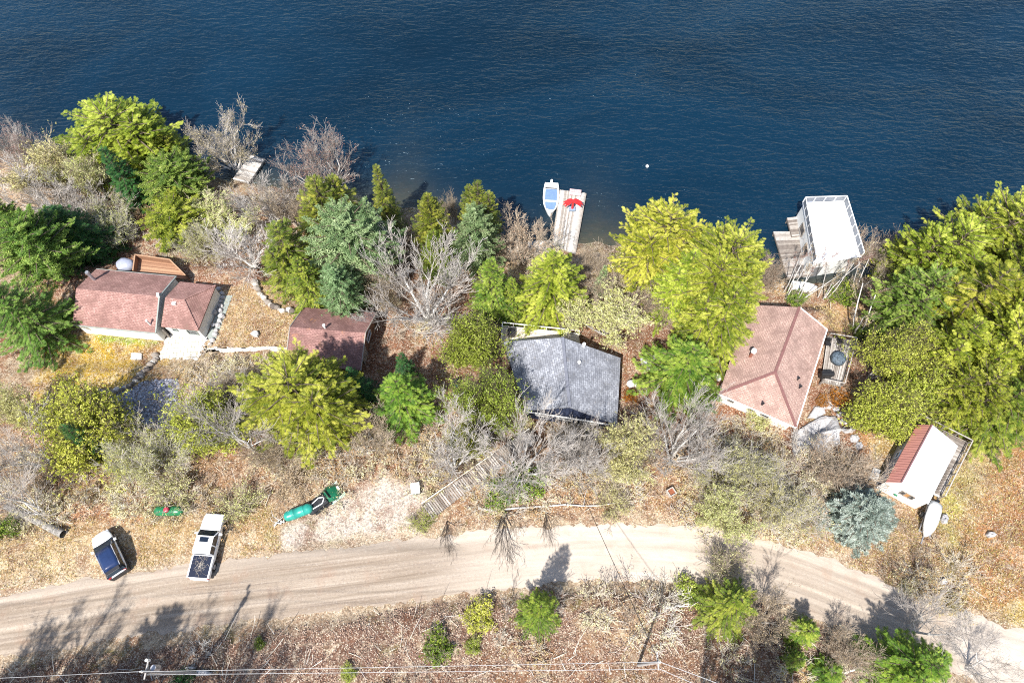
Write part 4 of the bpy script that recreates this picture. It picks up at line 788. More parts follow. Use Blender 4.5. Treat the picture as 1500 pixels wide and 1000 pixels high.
def gable(poly_e, zr, z0, ins=.4, ra=None, rb=None):
    """walls under a ridge roof: eave corners (a b c d), ridge runs from the middle of a-d to the middle of b-c"""
    a, b, c, d = inset(poly_e, ins * 1.3); za = poly_e[0].z - .12
    vs = [V3(p, z0) for p in (a, b, c, d)] + [V3(p, za) for p in (a, b, c, d)]
    fs = [(0,1,5,4), (1,2,6,5), (2,3,7,6), (3,0,4,7)]
    if ra is not None: vs.append(V3(lerp(lerp(a, d, .5), ra, .6) if False else lerp(a, d, ra), zr)); fs.append((3 + 4, 4, len(vs) - 1))
    if rb is not None: vs.append(V3(lerp(b, c, rb), zr)); fs.append((5, 6, len(vs) - 1))
    return MB().add(vs, fs)
# ------------------------------------------------------------------ red cottage
z0, ze, zr = -3.7, -1.1, .55
A, B, C_, D = P(106,475,ze), P(228,487,ze), P(258,405,ze), P(135,393,ze); D = A + (C_ - B) * 1.0
cot = thing('cottage', 'long red-roofed cottage with cream front wall and a lower hipped wing beside the stone patio', 'house', V3(lerp(A, C_, .5), z0))
RA, RB = V3(lerp(A, D, .5), zr), V3(lerp(B, C_, .5), zr)
gable([A, B, C_, D], zr - .2, z0, .2, .5, .5).build('wall', M['cream'], cot)
m = MB(); m.slab([A, B, RB, RA], .16); m.slab([RA, RB, C_, D], .16); roof = m.build('roof', M['red_roof'], cot)
m = MB(); m.bar(RB + Vector((.02,0,.0)), B + Vector((.02,0,.0)), .14, .14); m.bar(RB + Vector((.02,0,0)), C_ + Vector((.02,0,0)), .14, .14); m.bar(D + Vector((0,.02,-.08)), C_ + Vector((0,.02,-.08)), .12, .12); m.bar(A + Vector((0,-.05,-.1)), B + Vector((0,-.05,-.1)), .1, .1); m.build('gutter', M['greywall'], cot)
m = MB(); m.tube(RA + Vector((.0,0,0)), RA + Vector((0,0,.06)), .01); 
e2 = ze - .15; A2, B2, C2 = P(236,478,e2), P(290,484,e2), P(316,418,e2); D2 = A2 + (C2 - B2); z2 = e2 + 1.35
R2a = V3(lerp(A2, D2, .5), z2); R2b = V3(lerp(lerp(A2, D2, .5), lerp(B2, C2, .5), .5), z2)
m = MB(); a_, b_, c_, d_ = inset([A2, B2, C2, D2], .22)
m.add([V3(p, z0) for p in (a_, b_, c_, d_)] + [V3(p, e2 - .1) for p in (a_, b_, c_, d_)], [(0,1,5,4), (1,2,6,5), (2,3,7,6), (3,0,4,7)]); m.build('wing_wall', M['white'], cot)
m = MB(); m.slab([A2, B2, R2b, R2a], .15); m.slab([R2a, R2b, C2, D2], .15); m.slab([B2, C2, R2b], .15); r2 = m.build('wing_roof', M['red_roof'], cot)
m = MB(); m.bar(R2b + Vector((0,0,.03)), B2 + Vector((0,0,.03)), .2, .05); m.bar(R2b + Vector((0,0,.03)), C2 + Vector((0,0,.03)), .2, .05); m.build('hip_cap', M['red_roof'], r2)
m = MB(); m.slab([V3(B2, z0 + .25), V3(B2 + Vector((1.1,.2,0)), z0 + .25), V3(C2 + Vector((1.1,0,0)), z0 + .25), V3(C2, z0 + .25)], .2); m.build('side_walkway', M['greywall'], cot)
fd = (b_ - a_).normalized(); fo = Vector((fd.y, -fd.x, 0))
window(cot, V3(lerp(a_, b_, .62), 0), V3(lerp(a_, b_, .9), 0), z0 + 1.0, z0 + 2.0, fo, M['greywall'])
window(cot, V3(lerp(a_, b_, .2), 0), V3(lerp(a_, b_, .33), 0), z0 + 1.4, z0 + 1.9, fo, M['greywall'])
m = MB(); q = V3(B, z0); ee = V3(lerp(A2, a_, .5), z0); m.box(ee + Vector((-.35, .25, 1.0)), (.08, 1.5, 2.0), rz=.5); m.build('door', M['greywood'], cot)
m = MB(); q = lerp(RA, D, .45) + Vector((1.0, 0, 0)); m.tube(q - Vector((0,0,.3)), q + Vector((0,0,1.3)), .16, .16, 10); m.tube(q + Vector((0,0,1.32)), q + Vector((0,0,1.55)), .24, .2, 10); m.build('chimney_pipe', M['steel'], roof)
def vent(parent, p, h=.5, r=.09, name='vent_pipe', mat=None): 
    m = MB(); m.tube(Vector(p) - Vector((0,0,.2)), Vector(p) + Vector((0,0,h)), r, r, 8); m.tube(Vector(p) + Vector((0,0,h)), Vector(p) + Vector((0,0,h+.12)), r*1.6, r*1.5, 8); m.build(name, mat or M['trim'], parent)
vent(roof, lerp(lerp(A, B, .93), lerp(RA, RB, .93), .2), .9)
m = MB(); q = lerp(lerp(A2, B2, .35), lerp(R2a, R2b, .5), .82); m.box(q + Vector((0,0,.08)), (.4, .35, .25)); m.build('roof_vent', M['trim'], r2)
m = MB(); q = RB; m.box(q + Vector((-.1,.1,.12)), (.25,.5,.25), rz=.4); m.build('ridge_vent', M['trim'], roof)
# deck behind the cottage
zd = z0 + .6; dk = [P(206,402,zd), P(270,408,zd), P(250,384,zd), P(200,378,zd)]
dk = [P(200,402,zd), P(276,409,zd), P(253,386,zd), P(203,379,zd)]
d = thing('wooden_deck', 'brown boarded deck with a low solid railing behind the red cottage', 'deck', V3(dk[0], zd)); planks(dk, zd, 16).build('plank_decking', M['brownwood'], d)
m = MB(); 
for a, b in ((dk[1], dk[2]), (dk[2], dk[3]), (dk[3], dk[0])): m.bar(V3(a, zd + .42), V3(b, zd + .42), .07, .85, .25); m.bar(V3(a, zd + .88), V3(b, zd + .88), .14, .05, .9)
m.build('railing_slat', M['brownwood'], d)
m = MB()
for q in dk: m.box(V3(q, zd - .5), (.12, .12, 1.0), tint=.3)
m.build('deck_frame', M['brownwood'], d)
q = P(183,387,zd + .6); m = MB(); m.loft([[(q.x + math.cos(2*PI*j/12) * r * 1.1, q.y + math.sin(2*PI*j/12) * r * .85 + math.sin(j * 2.1) * .06, q.z + zz) for j in range(12)] for r, zz in ((.75, -.75), (.95, -.4), (.98, .0), (.8, .35), (.35, .5))])
o = m.build('tarp_cover', plain('grey_tarp', (.36,.38,.46), .5, .4, 0, .3, 4), None, smooth=True); tag(o, 'grey tarp-covered grill against the cottage deck', 'cover')
# ------------------------------------------------------------------ shed
z0, ze, zr = -3.5, -1.2, .7
B, C_, D = P(528,542,ze), P(551,458,ze), P(446,450,ze); A = B + (D - C_)
sh = thing('shed', 'dark red roofed shed with orange leaf stains between conifers', 'shed', V3(lerp(A, C_, .5), z0)); RA, RB = V3(lerp(A, D, .5), zr), V3(lerp(B, C_, .5), zr)
gable([A, B, C_, D], zr - .2, z0, .4, .5, .5).build('wall', M['brownwall'], sh)
m = MB(); m.slab([A, B, RB, RA], .16); m.slab([RA, RB, C_, D], .16); rf = m.build('roof', M['shed_roof'], sh)
m = MB()
for p in (A, D): m.bar(RA + Vector((-.05,0,-.02)), p + Vector((-.05,0,-.02)), .1, .16)
for p in (B, C_): m.bar(RB + Vector((.05,0,-.02)), p + Vector((.05,0,-.02)), .1, .16)
m.build('fascia_trim', M['greywood'], rf)
vent(rf, lerp(RA, RB, .46) + Vector((0, .25, 0)), .45, .11)
bb, cc = inset([A, B, C_, D], .5)[1:3]; window(sh, lerp(bb, cc, .55), lerp(bb, cc, .75), z0 + 1.1, z0 + 1.9, Vector((1, -.15, 0)))
m = MB(); p0, p1 = lerp(bb, cc, .2), lerp(bb, cc, .42); m.bar(V3(p0, z0 + 1) + Vector((.05,0,0)), V3(p1, z0 + 1) + Vector((.05,0,0)), .06, 2.0); m.build('door', M['greywood'], sh)
# ------------------------------------------------------------------ grey-roofed cabin
z0, ze, zr = -3.2, -.4, 2.4
NW, NE, SE, SW = P(737,501,ze), P(909,524,ze), P(904,622,ze), P(770,601,ze); RN, RS = P(824,494,zr), V3(lerp(SW, SE, .46), zr)
cb = thing('cabin', 'cabin with a broad slate-grey shingle roof and navy front wall', 'house', V3(lerp(NW, SE, .5), z0))
nw, ne, se, sw = inset([NW, NE, SE, SW], .3); rn, rs_ = lerp(RN, RS, .08), lerp(RS, RN, .06)
MB().add([V3(p, z0) for p in (sw, se, ne, V3(rn, 0), nw)] + [V3(p, ze - .05) for p in (sw, se, ne)] + [V3(rn, zr - .3), V3(nw, ze - .05), V3(rs_, zr - .3)], [(0,1,6,9,5) if False else (0,1,6,5), (5,6,10), (1,2,7,6), (2,3,8,7), (3,4,9,8), (4,0,5,9)] if False else [(0,1,6,5), (1,2,7,6), (2,3,8,7), (3,4,9,8), (4,0,5,9)]).build('wall', M['navy'], cb)
MB().add([V3(sw, ze - .05), V3(se, ze - .05), V3(rs_, zr - .25)], [(0, 1, 2)]).build('gable_wall', M['navy'], cb)
m = MB(); m.slab([SW, RS, RN, NW], .18); m.slab([RS, SE, NE, RN], .18); rf = m.build('roof', M['grey_roof'], cb)
m = MB(); m.bar(RS + Vector((0,0,.04)), RN + Vector((0,0,.04)), .3, .06); m.build('ridge_cap', plain('ridge_shingle', (.19,.195,.225), .9, .1), rf)
m = MB(); m.bar(SW + Vector((0,-.06,-.12)), SE + Vector((0,-.06,-.12)), .12, .16); m.build('fascia_trim', M['trim'], rf)
so = Vector(((se - sw).y, -(se - sw).x, 0)).normalized()
for t0, t1 in ((.1, .24), (.36, .52), (.62, .82)): window(cb, V3(lerp(sw, se, t0), 0), V3(lerp(sw, se, t1), 0), z0 + 1.5, z0 + 2.35, so, fr=.14)
for u, v in ((855, 507), (848, 533)): vent(rf, lerp(P(u, v, 1.55), P(u, v, 1.5), .5), .45, .12)
zd = z0 + .5; q = [P(738,500,zd), P(800,512,zd), P(850,492,zd), P(737,478,zd)]; q = [P(735,505,zd), P(850,512,zd), P(848,490,zd), P(736,478,zd)]
d = thing('lake_deck', 'pale beige deck with thin white railing behind the grey-roofed cabin', 'deck', V3(q[0], zd)); planks(q, zd, 18).build('plank_decking', M['tanwood'], d); railing(d, [q[2], q[3], q[0]], zd, .95, .08, 1.2, M['trim'])
m = MB()
for p in q: m.box(V3(p, zd - .6), (.14,.14,1.1), tint=.3)
m.build('deck_frame', M['greywood'], d)
g = P(749,490,zd); m = MB(); m.box(g + Vector((0,0,.3)), (.7,.7,.6)); m.box(g + Vector((0,.32,.75)), (.7,.12,.5)); m.box(g + Vector((-.38,0,.55)), (.12,.7,.2)); m.box(g + Vector((.38,0,.55)), (.12,.7,.2)); o = m.build('deck_chair', M['black'], None, bevel=.04); tag(o, 'dark chair on the pale deck of the grey-roofed cabin', 'chair')
# ------------------------------------------------------------------ hip-roofed house
z0, ze, zr = -2.75, 0, 2.0
SW, SE, NE, NW = P(1053.6,576,ze), P(1166,625,ze), P(1211,482.5,ze), P(1096,446,ze); RN = P(1171,450,zr); RS = P(1135.5,545,zr)
hh = thing('house', 'large house with a pinkish brown hipped shingle roof and white front wall', 'house', V3(lerp(SW, NE, .5), z0))
sw, se, ne, nw = inset([SW, SE, NE, NW], .55); rn = lerp(RN, RS, .09)
MB().add([V3(p, z0) for p in (sw, se, ne, nw)] + [V3(p, ze - .1) for p in (sw, se, ne, nw)] + [V3(rn, zr - .25)], [(0,1,5,4), (1,2,6,5), (2,3,7,6), (3,0,4,7), (6,7,8)]).build('wall', M['white'], hh)
m = MB(); m.slab([SW, SE, RS], .18); m.slab([SE, NE, RN, RS], .18); m.slab([NW, SW, RS, RN], .18); rf = m.build('roof', M['pink_roof'], hh)
m = MB()
for a, b in ((RS, RN), (RS, SW), (RS, SE)): m.bar(a + Vector((0,0,.03)), b + Vector((0,0,.03)), .28, .05)
m.build('ridge_cap', plain('ridge_shingle_brown', (.22,.11,.1), .9, .1, 0, .4, 8), rf)
m = MB()
for a, b in ((SE, NE), (NE, RN)): m.bar(a + Vector((.05,0,-.06)), b + Vector((.05,0,-.06)), .12, .17)
m.bar(SW + Vector((-.03,-.06,-.1)), SE + Vector((-.03,-.06,-.1)), .08, .16); m.build('gutter', M['trim'], rf)
so = Vector(((se - sw).y, -(se - sw).x, 0)).normalized()
for t0, t1 in ((.12, .2), (.42, .5), (.6, .7)): window(hh, V3(lerp(sw, se, t0), 0), V3(lerp(sw, se, t1), 0), z0 + 1.2, z0 + 2.1, so, M['greywood'])
q = lerp(P(1100,520,1.1), P(1100,520,1.0), .5); m = MB(); m.tube(q - Vector((0,0,.3)), q + Vector((0,0,.9)), .17, .17, 10); m.build('chimney', plain('rusty_flue', (.3,.12,.08), .7, .3), rf); m = MB(); m.tube(q + Vector((0,0,.9)), q + Vector((0,0,1.15)), .3, .26, 12); m.build('chimney_cap', M['trim'], rf)
for u, v, hz in ((1169,555,1.0), (1172,567,.85), (1117,592,.9)): vent(rf, P(u, v, hz), .25, .07, 'vent_pipe', M['black'])
zd = z0 + .7; q = [P(1203,560,zd), P(1232,566,zd), P(1250,500,zd), P(1212,494,zd)]
d = thing('house_deck', 'weathered grey deck along the side of the hip-roofed house', 'deck', V3(q[0], zd)); planks(q, zd, 26, 1).build('plank_decking', M['greywood'], d); railing(d, [q[3], q[2], q[1], q[0]], zd, .95, .09, 1.4)
m = MB()
for p in q: m.box(V3(p, zd - .5), (.14,.14,.95), tint=.3)
m.build('deck_frame', M['greywood'], d)
g = P(1226,527,zd); tb = thing('patio_table', 'round table under a blue-grey cover on the weathered grey deck', 'table', g)
m = MB(); m.loft([[(g.x + math.cos(2*PI*j/16) * r * (1 + .05 * math.sin(j*3)), g.y + math.sin(2*PI*j/16) * r, g.z + zz) for j in range(16)] for r, zz in ((.8,.12), (.76,.5), (.7,.74), (.3,.8))]); m.build('table_cover', plain('blue_grey_cover', (.13,.17,.21), .6, .3, 0, .8, 5), tb, smooth=True); m = MB(); m.tube(g, g + Vector((0,0,.6)), .08, .06, 8); m.build('pedestal', M['black'], tb)
g = P(1207,552,zd); gr = thing('barbecue', 'black covered barbecue at the end of the weathered grey deck', 'barbecue', g)
m = MB(); m.loft([[(g.x + x, g.y - .28, g.z + .75), (g.x + x, g.y - .3, g.z + 1.0), (g.x + x, g.y - .15, g.z + 1.18), (g.x + x, g.y + .2, g.z + 1.15), (g.x + x, g.y + .3, g.z + .95), (g.x + x, g.y + .28, g.z + .75)] for x in (-.65, -.5, .5, .65)]); m.build('lid', M['black'], gr, bevel=.04); m = MB(); m.box(g + Vector((0,0,.4)), (1.1,.5,.68)); m.build('cart', M['black'], gr)
for (u, v, lab) in ((1211,505,'dark deck chair in the corner next to the house wall'), (1229,502,'dark deck chair by the railing behind the covered table')):
    g = P(u, v, zd); c = thing('deck_chair', lab, 'chair', g); m = MB(); m.box(g + Vector((0,0,.38)), (.55,.55,.08)); m.build('seat', M['black'], c); m = MB(); m.box(g + Vector((0,.28,.68)), (.55,.08,.6)); m.build('backrest', M['black'], c)
    for sx in (-.22, .22):
        for sy in (-.22, .22): m = MB(); m.box(g + Vector((sx,sy,.17)), (.05,.05,.34)); m.build('leg', M['black'], c)
# deck steps
a, b = P(1212,566,z0), P(1222,570,z0); 
# ------------------------------------------------------------------ boathouse and its docks
zt_, zw = -3.5, -7.15
q = [P(1192,386,zt_), P(1261,376,zt_), P(1236,294,zt_), P(1176,296,zt_)]
bh = thing('boathouse', 'flat white-roofed boathouse with a railed roof deck standing in the lake', 'boathouse', V3(lerp(q[0], q[2], .5), zw))
ii = inset(q, .25); m = MB(); m.prism([(p.x, p.y) for p in ii], zw - .6, zt_ - .2); m.build('wall', M['white'], bh)
t = NT('white_membrane'); t.set(.6, .3); t.col(t.mix((.84,.84,.83), (.42,.45,.53), t.ramp(t.noise(t.map(t.pos(), (.16,.14,1)), 1.0, 1.5, .4), [(.5, 0.0), (.53, .85)])))
m = MB(); m.prism([(p.x, p.y) for p in q], zt_ - .2, zt_); m.build('roof', t.m, bh)
pts = [q[1], q[2], q[3], q[0]]; rl = MB()
for a, b in zip(pts, pts[1:]):
    rl.bar(V3(a, zt_ + .95), V3(b, zt_ + .95), .1, .07); k = max(2, round((b - a).length / 1.3))
    for i in range(k): m = MB(); m.box(lerp(V3(a, zt_ + .46), V3(b, zt_ + .46), i / k), (.1,.1,.92)); m.build('post', M['trim'], bh)
    pm = MB(); pm.bar(lerp(V3(a, zt_ + .47), V3(b, zt_ + .47), .02), lerp(V3(a, zt_ + .47), V3(b, zt_ + .47), .98), .03, .75); pm.build('railing_panel', plain('grey_panel', (.2,.215,.24), .5, .3), bh)
rl.build('rail', M['trim'], bh)
for t0, t1 in ((.25, .4), (.6, .75)): window(bh, V3(lerp(ii[3], ii[0], t0), 0), V3(lerp(ii[3], ii[0], t1), 0), zw + 1.4, zw + 2.6, Vector((-1, .1, 0)), M['greywood'])
m = MB(); a, b = lerp(ii[0], ii[1], .08), lerp(ii[0], ii[1], .3); m.bar(V3(a, zw + 1.2) + Vector((0,-.03,0)), V3(b, zw + 1.2) + Vector((0,-.03,0)), .06, 2.2); m.build('door', M['steel'], bh)
def dock(name, label, quad, z, n, along, mat, piles=True):
    d = thing(name, label, 'dock', V3(quad[0], z)); planks(quad, z, n, along, seed=len(label)).build('plank_decking', mat, d)
    m = MB(); e = inset([V3(p, z) for p in quad], .05)
    for a, b in zip(e, e[1:] + e[:1]): m.bar(a - Vector((0,0,.18)), b - Vector((0,0,.18)), .08, .22, .15)
    m.build('frame', mat, d)
    for p in inset([V3(p, z) for p in quad], .2): m = MB(); m.tube(p - Vector((0,0,2.2)), p - Vector((0,0,.06)), .09, .09, 8, .2); m.build('post', mat, d)
    return d
zk = -6.35
dock('dock', 'brown weathered wide dock beside the boathouse', [P(1154,408,zk), P(1192,402,zk), P(1172,339,zk), P(1133,339,zk)], zk, 30, 0, M['greywood'])
dock('dock', 'narrow higher dock platform against the boathouse wall', [P(1160,346,zk+.25), P(1182,344,zk+.25), P(1171,317,zk+.25), P(1153,319,zk+.25)], zk + .25, 14, 0, M['greywood'])
dock('dock', 'long pale dock with a red ornament and a moored boat', [P(808,359,zk), P(843,372,zk), P(859,283,zk), P(820,278,zk)], zk, 22, 1, M['dockwood'])
dock('dock', 'low grey landing joining the long pale dock to the shore', [P(765,372,zk-.12), P(806,372,zk-.12), P(809,352.5,zk-.12), P(770,353,zk-.12)], zk - .12, 20, 1, M['dockwood'])
dock('dock', 'short bare dock jutting into the lake among leafless trees', [P(341,262,zk), P(364,268,zk), P(388,233,zk), P(367,226,zk)], zk, 24, 0, M['dockwood'])
def hull(name, label, cat, bow, stern, width, zwl, depth_, mats, group=None):
    bow, stern = Vector(bow), Vector(stern); L = (bow - stern).length; d = (bow - stern); ang = math.atan2(d.y, d.x)
    o = thing(name, label, cat, V3(lerp(bow, stern, .5), zwl), ang); rings = []; h = depth_
    prof = [(-.5, .82), (-.3, .96), (0, 1.0), (.2, .9), (.34, .68), (.43, .4), (.49, .1), (.5, .02)]
    for x, w in prof:
        ww = width / 2 * w; zz = h * (1 + .25 * max(0, x) * 2)
        rings.append([(x*L, 0, -.15), (x*L, ww*.7, -.05), (x*L, ww, zz*.75), (x*L, ww, zz), (x*L, ww*.86, zz), (x*L, ww*.8, zz*.82), (x*L, 0, zz*.8), (x*L, -ww*.8, zz*.82), (x*L, -ww*.86, zz), (x*L, -ww, zz), (x*L, -ww, zz*.75), (x*L, -ww*.7, -.05)])
    MB().loft(rings).build('hull', mats[0], o, local=True, smooth=False); return o, L
b0, b1 = P(806,313,-6.3), P(808,268,-6.3)
bt, L = hull('motorboat', 'white motorboat with blue interior moored beside the long pale dock', 'boat', b0, b1, 2.1, LAKE, .75, (M['trim'],))
bl = plain('blue_boat_cover', (.16,.25,.5), .5, .4, 0, .2, 4)
def deckpoly(name, xs_, z, mat, par, wf=.76):
    pr = [(-.5,.82), (-.3,.96), (0,1.0), (.2,.9), (.34,.68), (.43,.4), (.49,.1), (.5,.02)]; w = lambda x: float(np.interp(x, [a for a, b in pr], [b for a, b in pr])) * 1.05 * wf
    xx = np.linspace(xs_[0], xs_[1], 8); MB().prism([(x*L, -w(x)) for x in xx] + [(x*L, w(x)) for x in xx[::-1]], z - .05, z).build(name, mat, par, local=True)
deckpoly('cockpit_floor', (-.3, .1), .68, bl, bt); deckpoly('bow_floor', (.13, .38), .72, bl, bt); deckpoly('stern_deck', (-.49, -.33), .8, M['trim'], bt, .86)
MB().box((.1*L+.1, 0, .86), (.16, 1.7, .22)).build('windscreen', M['trim'], bt, local=True, bevel=.03); MB().box((-.31*L, 0, .8), (.08, 1.55, .1)).build('seat', M['black'], bt, local=True)
MB().loft([[(-.5*L - x, y, z) for y, z in ((-.16,.1),(.16,.1),(.18,.75),(.1,.95),(-.1,.95),(-.18,.75))] for x in (0, .2, .42)]).build('outboard_motor', M['trim'], bt, local=True, bevel=.03)
for x in (-.1, .22): MB().tube((x*L, .95, .7), (x*L, 1.28, .72), .12, .12, 8).build('fender', M['trim'], bt, local=True)
g = P(838,308,zk); pm = thing('palm_ornament', 'red palm-like ornament with drooping fronds in a grey tub on the dock', 'ornament', g)
red = plain('red_plastic', (.62,.03,.03), .45, .4, 0, .25, 4); MB().loft([[(g.x + x*s, g.y + y*s, g.z + z) for x, y in ((-.42,-.3),(.42,-.3),(.42,.3),(-.42,.3))] for s, z in ((.85,0),(1,.3),(1,.42),(.8,.42))]).build('tub', plain('blue_grey_tub', (.25,.32,.42), .6, .3), pm, bevel=.03)
top = g + Vector((.02, .1, 1.7)); MB().tube(g + Vector((0,0,.3)), top, .16, .13, 8).build('trunk', red, pm)
fr = MB()
for i, (az, L_) in enumerate(((10,1.25),(-25,1.15),(40,1.0),(170,1.25),(205,1.15),(140,1.0),(-8,1.3),(188,1.3),(60,.6),(120,.6))):
    a = math.radians(az); d = Vector((math.cos(a), math.sin(a), 0)); sd_ = Vector((-d.y, d.x, 0)); prev = None
    for k in range(6):
        t0 = k / 5; c = top + d * L_ * t0 + Vector((0, 0, .28 * t0 - .75 * t0 ** 2)); w = .2 * math.sin(PI * (.15 + .8 * t0)) + .02; cur = (c + sd_ * w, c - sd_ * w)
        if prev: fr.add([prev[0], prev[1], cur[1], cur[0]] + [p - Vector((0,0,.02)) for p in (prev[0], prev[1], cur[1], cur[0])], [(0,1,2,3),(7,6,5,4),(0,4,5,1),(2,6,7,3),(1,5,6,2),(3,7,4,0)])
        prev = cur
fr.build('fronds', red, pm)
g = P(842,287,zk); bn = thing('bench', 'pale pink bench at the lake end of the long pale dock', 'bench', g, -.15); pk = plain('faded_pink_paint', (.74,.52,.52), .7, .2, 0, .3, 5)
MB().box((0,0,.42), (1.5,.42,.06)).build('seat', pk, bn, local=True); MB().box((0,.26,.72), (1.5,.06,.5)).build('backrest', pk, bn, local=True)
for x in (-.65,.65): MB().box((x,0,.2), (.08,.4,.39)).build('leg', pk, bn, local=True)
g = P(948,244,LAKE); m = MB(); m.ball(g + Vector((0,0,.05)), (.22,.22,.2), 12, 8); m.tube(g + Vector((0,0,.2)), g + Vector((0,0,.42)), .05, .03, 6); o = m.build('buoy', M['trim'], None, smooth=True); tag(o, 'small white buoy floating alone on open water', 'buoy')
g = G(1181,420); o, L2 = hull('dinghy', 'white upturned dinghy under the birches by the boathouse', 'boat', P(1196,422,g.z+.5), P(1160,417,g.z+.5), 1.4, g.z + .7, .55, (M['trim'],)); o.rotation_euler = (PI, 0, o.rotation_euler[2])
# ------------------------------------------------------------------ white-gabled hut
z0, ze, zr = -1.3, 1.2, 2.5
A, B, C_, D = P(1298,705,ze), P(1360,738,ze), P(1408,648,ze), P(1338,627,ze); ax_ = ((D - A) + (C_ - B)) / 2; D = A + ax_; C_ = B + ax_
RA = V3(lerp(A, B, .2), zr); RB = V3(lerp(D, C_, .2), zr)
hut = thing('hut', 'white hut with a narrow red metal roof slope and a broad white one', 'hut', V3(lerp(A, C_, .5), z0))
a_, b_, c_, d_ = inset([A, B, C_, D], .12); vs_ = [V3(p, z0) for p in (a_, b_, c_, d_)] + [V3(p, ze - .1) for p in (a_, b_, c_, d_)]
MB().add(vs_ + [V3(lerp(a_, b_, .2), zr - .15), V3(lerp(d_, c_, .2), zr - .15)], [(0,1,5,8,4), (1,2,6,5), (2,3,7,9,6)]).build('wall', M['white'], hut); MB().add([vs_[3], vs_[0], vs_[4], vs_[7]], [(0,1,2,3)]).build('side_wall', M['side_shade'], hut)
t = NT('red_metal_roof'); t.set(.45, .4); b = t.N("ShaderNodeTexBrick"); t.L(t.uv(), b.inputs["Vector"]); b.offset = 0; b.inputs["Scale"].default_value = 1; b.inputs["Brick Width"].default_value = .3; b.inputs["Row Height"].default_value = 50; b.inputs["Mortar Size"].default_value = .03
for k, c in (("Color1", (.66,.29,.23)), ("Color2", (.6,.26,.21)), ("Mortar", (.34,.13,.11))): b.inputs[k].default_value = c + (1,)
t.col(b.outputs[0]); t.bump(b.outputs["Fac"], .6, .04)
m = MB(); m.slab([A + (A - D).normalized() * .05, RA, RB, D], .08); m.build('roof', t.m, hut, label='narrow red metal roof slope')
t = NT('white_metal_roof'); t.set(.4, .4); b = t.N("ShaderNodeTexBrick"); t.L(t.uv(), b.inputs["Vector"]); b.offset = 0; b.inputs["Scale"].default_value = 1; b.inputs["Brick Width"].default_value = .4; b.inputs["Row Height"].default_value = 50; b.inputs["Mortar Size"].default_value = .02
for k, c in (("Color1", (.82,.82,.81)), ("Color2", (.8,.8,.79)), ("Mortar", (.7,.7,.7))): b.inputs[k].default_value = c + (1,)
t.col(b.outputs[0]); m = MB(); m.slab([RA, B, C_, RB], .08); m.build('roof', t.m, hut, label='broad white metal roof slope'); m = MB(); m.bar(RA + Vector((0,0,.02)), RB + Vector((0,0,.02)), .12, .05); m.build('ridge_cap', plain('maroon_flashing', (.2,.1,.1), .6, .3), hut)
go = Vector(((b_ - a_).y, -(b_ - a_).x, 0)).normalized(); 
for t0, t1, pn in ((.42,.5,M['glass']), (.51,.63,M['amber']), (.64,.72,M['glass'])): window(hut, V3(lerp(a_, b_, t0), 0), V3(lerp(a_, b_, t1), 0), z0 + 1.5, z0 + 2.3, go, M['greywood'], pn, .05)
MB().box(lerp(V3(a_, z0 + .9), V3(b_, z0 + .9), .42) + go * .08, (.3,.1,.2), rz=math.atan2((b_-a_).y, (b_-a_).x)).build('green_box', plain('green_box_paint', (.03,.2,.1), .6, .3), hut)
MB().tube(lerp(V3(a_, z0 + .3), V3(b_, z0 + .5), .5) + go * .08, lerp(V3(a_, z0 + .5), V3(b_, z0 + .6), .75) + go * .08, .035).build('downpipe', M['steel'], hut)
lo_ = Vector(((a_ - d_).y, -(a_ - d_).x, 0)).normalized(); window(hut, V3(lerp(d_, a_, .42), 0), V3(lerp(d_, a_, .54), 0), z0 + 1.2, z0 + 1.9, lo_)
MB().bar(V3(lerp(d_, a_, .82), z0 + .9) + lo_ * .04, V3(lerp(d_, a_, .96), z0 + .9) + lo_ * .04, .06, 1.9).build('door', plain('pale_blue_door', (.5,.55,.66), .6, .3), hut)
zd = z0 + .55; axn = ax_.normalized(); wv = (B - A).normalized(); n0, n1, n2, n3 = V3(D + axn * .1 - wv * .2, zd), V3(C_ + axn * .1 + wv * 1.3, zd), V3(C_ + axn * 2.0 + wv * 1.3, zd), V3(D + axn * 2.0 - wv * .2, zd)
d = thing('hut_deck', 'grey railed deck wrapping the uphill end of the white-gabled hut', 'deck', n0); planks([n0, n1, n2, n3], zd, 14).build('plank_decking', M['greywood'], d)
e0, e1 = V3(B + wv * .1 + axn * 2.2, zd), V3(B + wv * 1.3 + axn * 2.2, zd); planks([e0, e1, n1 - axn * .02, V3(C_ + wv * .1 + axn * .08, zd)], zd, 22, 0).build('plank_walkway', M['greywood'], d)
railing(d, [n3, n2, e1], zd, .95, .09, 1.3, M['greywood'], 0)
m = MB()
for i in range(9): q = lerp(e0, V3(C_ + wv * .1, zd), .05 + i * .075); m.bar(q + Vector((0,0,.35)), q + wv * .75 + Vector((0,0,.35)), .07, .7, .15)
m.build('fence_slat', M['greywood'], d)
for p in (n0, n1, n2, n3, e1): m = MB(); m.box(V3(p, zd - .55), (.14,.14,.98), tint=.3); m.build('post', M['greywood'], d)
g = G(1285,690); m = MB(); m.slab([V3(P(1273,700,g.z+.35), g.z+.35), V3(P(1286,704,g.z+.35), g.z+.35), V3(P(1291,688,g.z+.35), g.z+.35), V3(P(1280,684,g.z+.35), g.z+.35)], .5); o = m.build('concrete_step', M['concrete'], None, bevel=.04); tag(o, 'pale concrete step at the side door of the white-gabled hut', 'step')
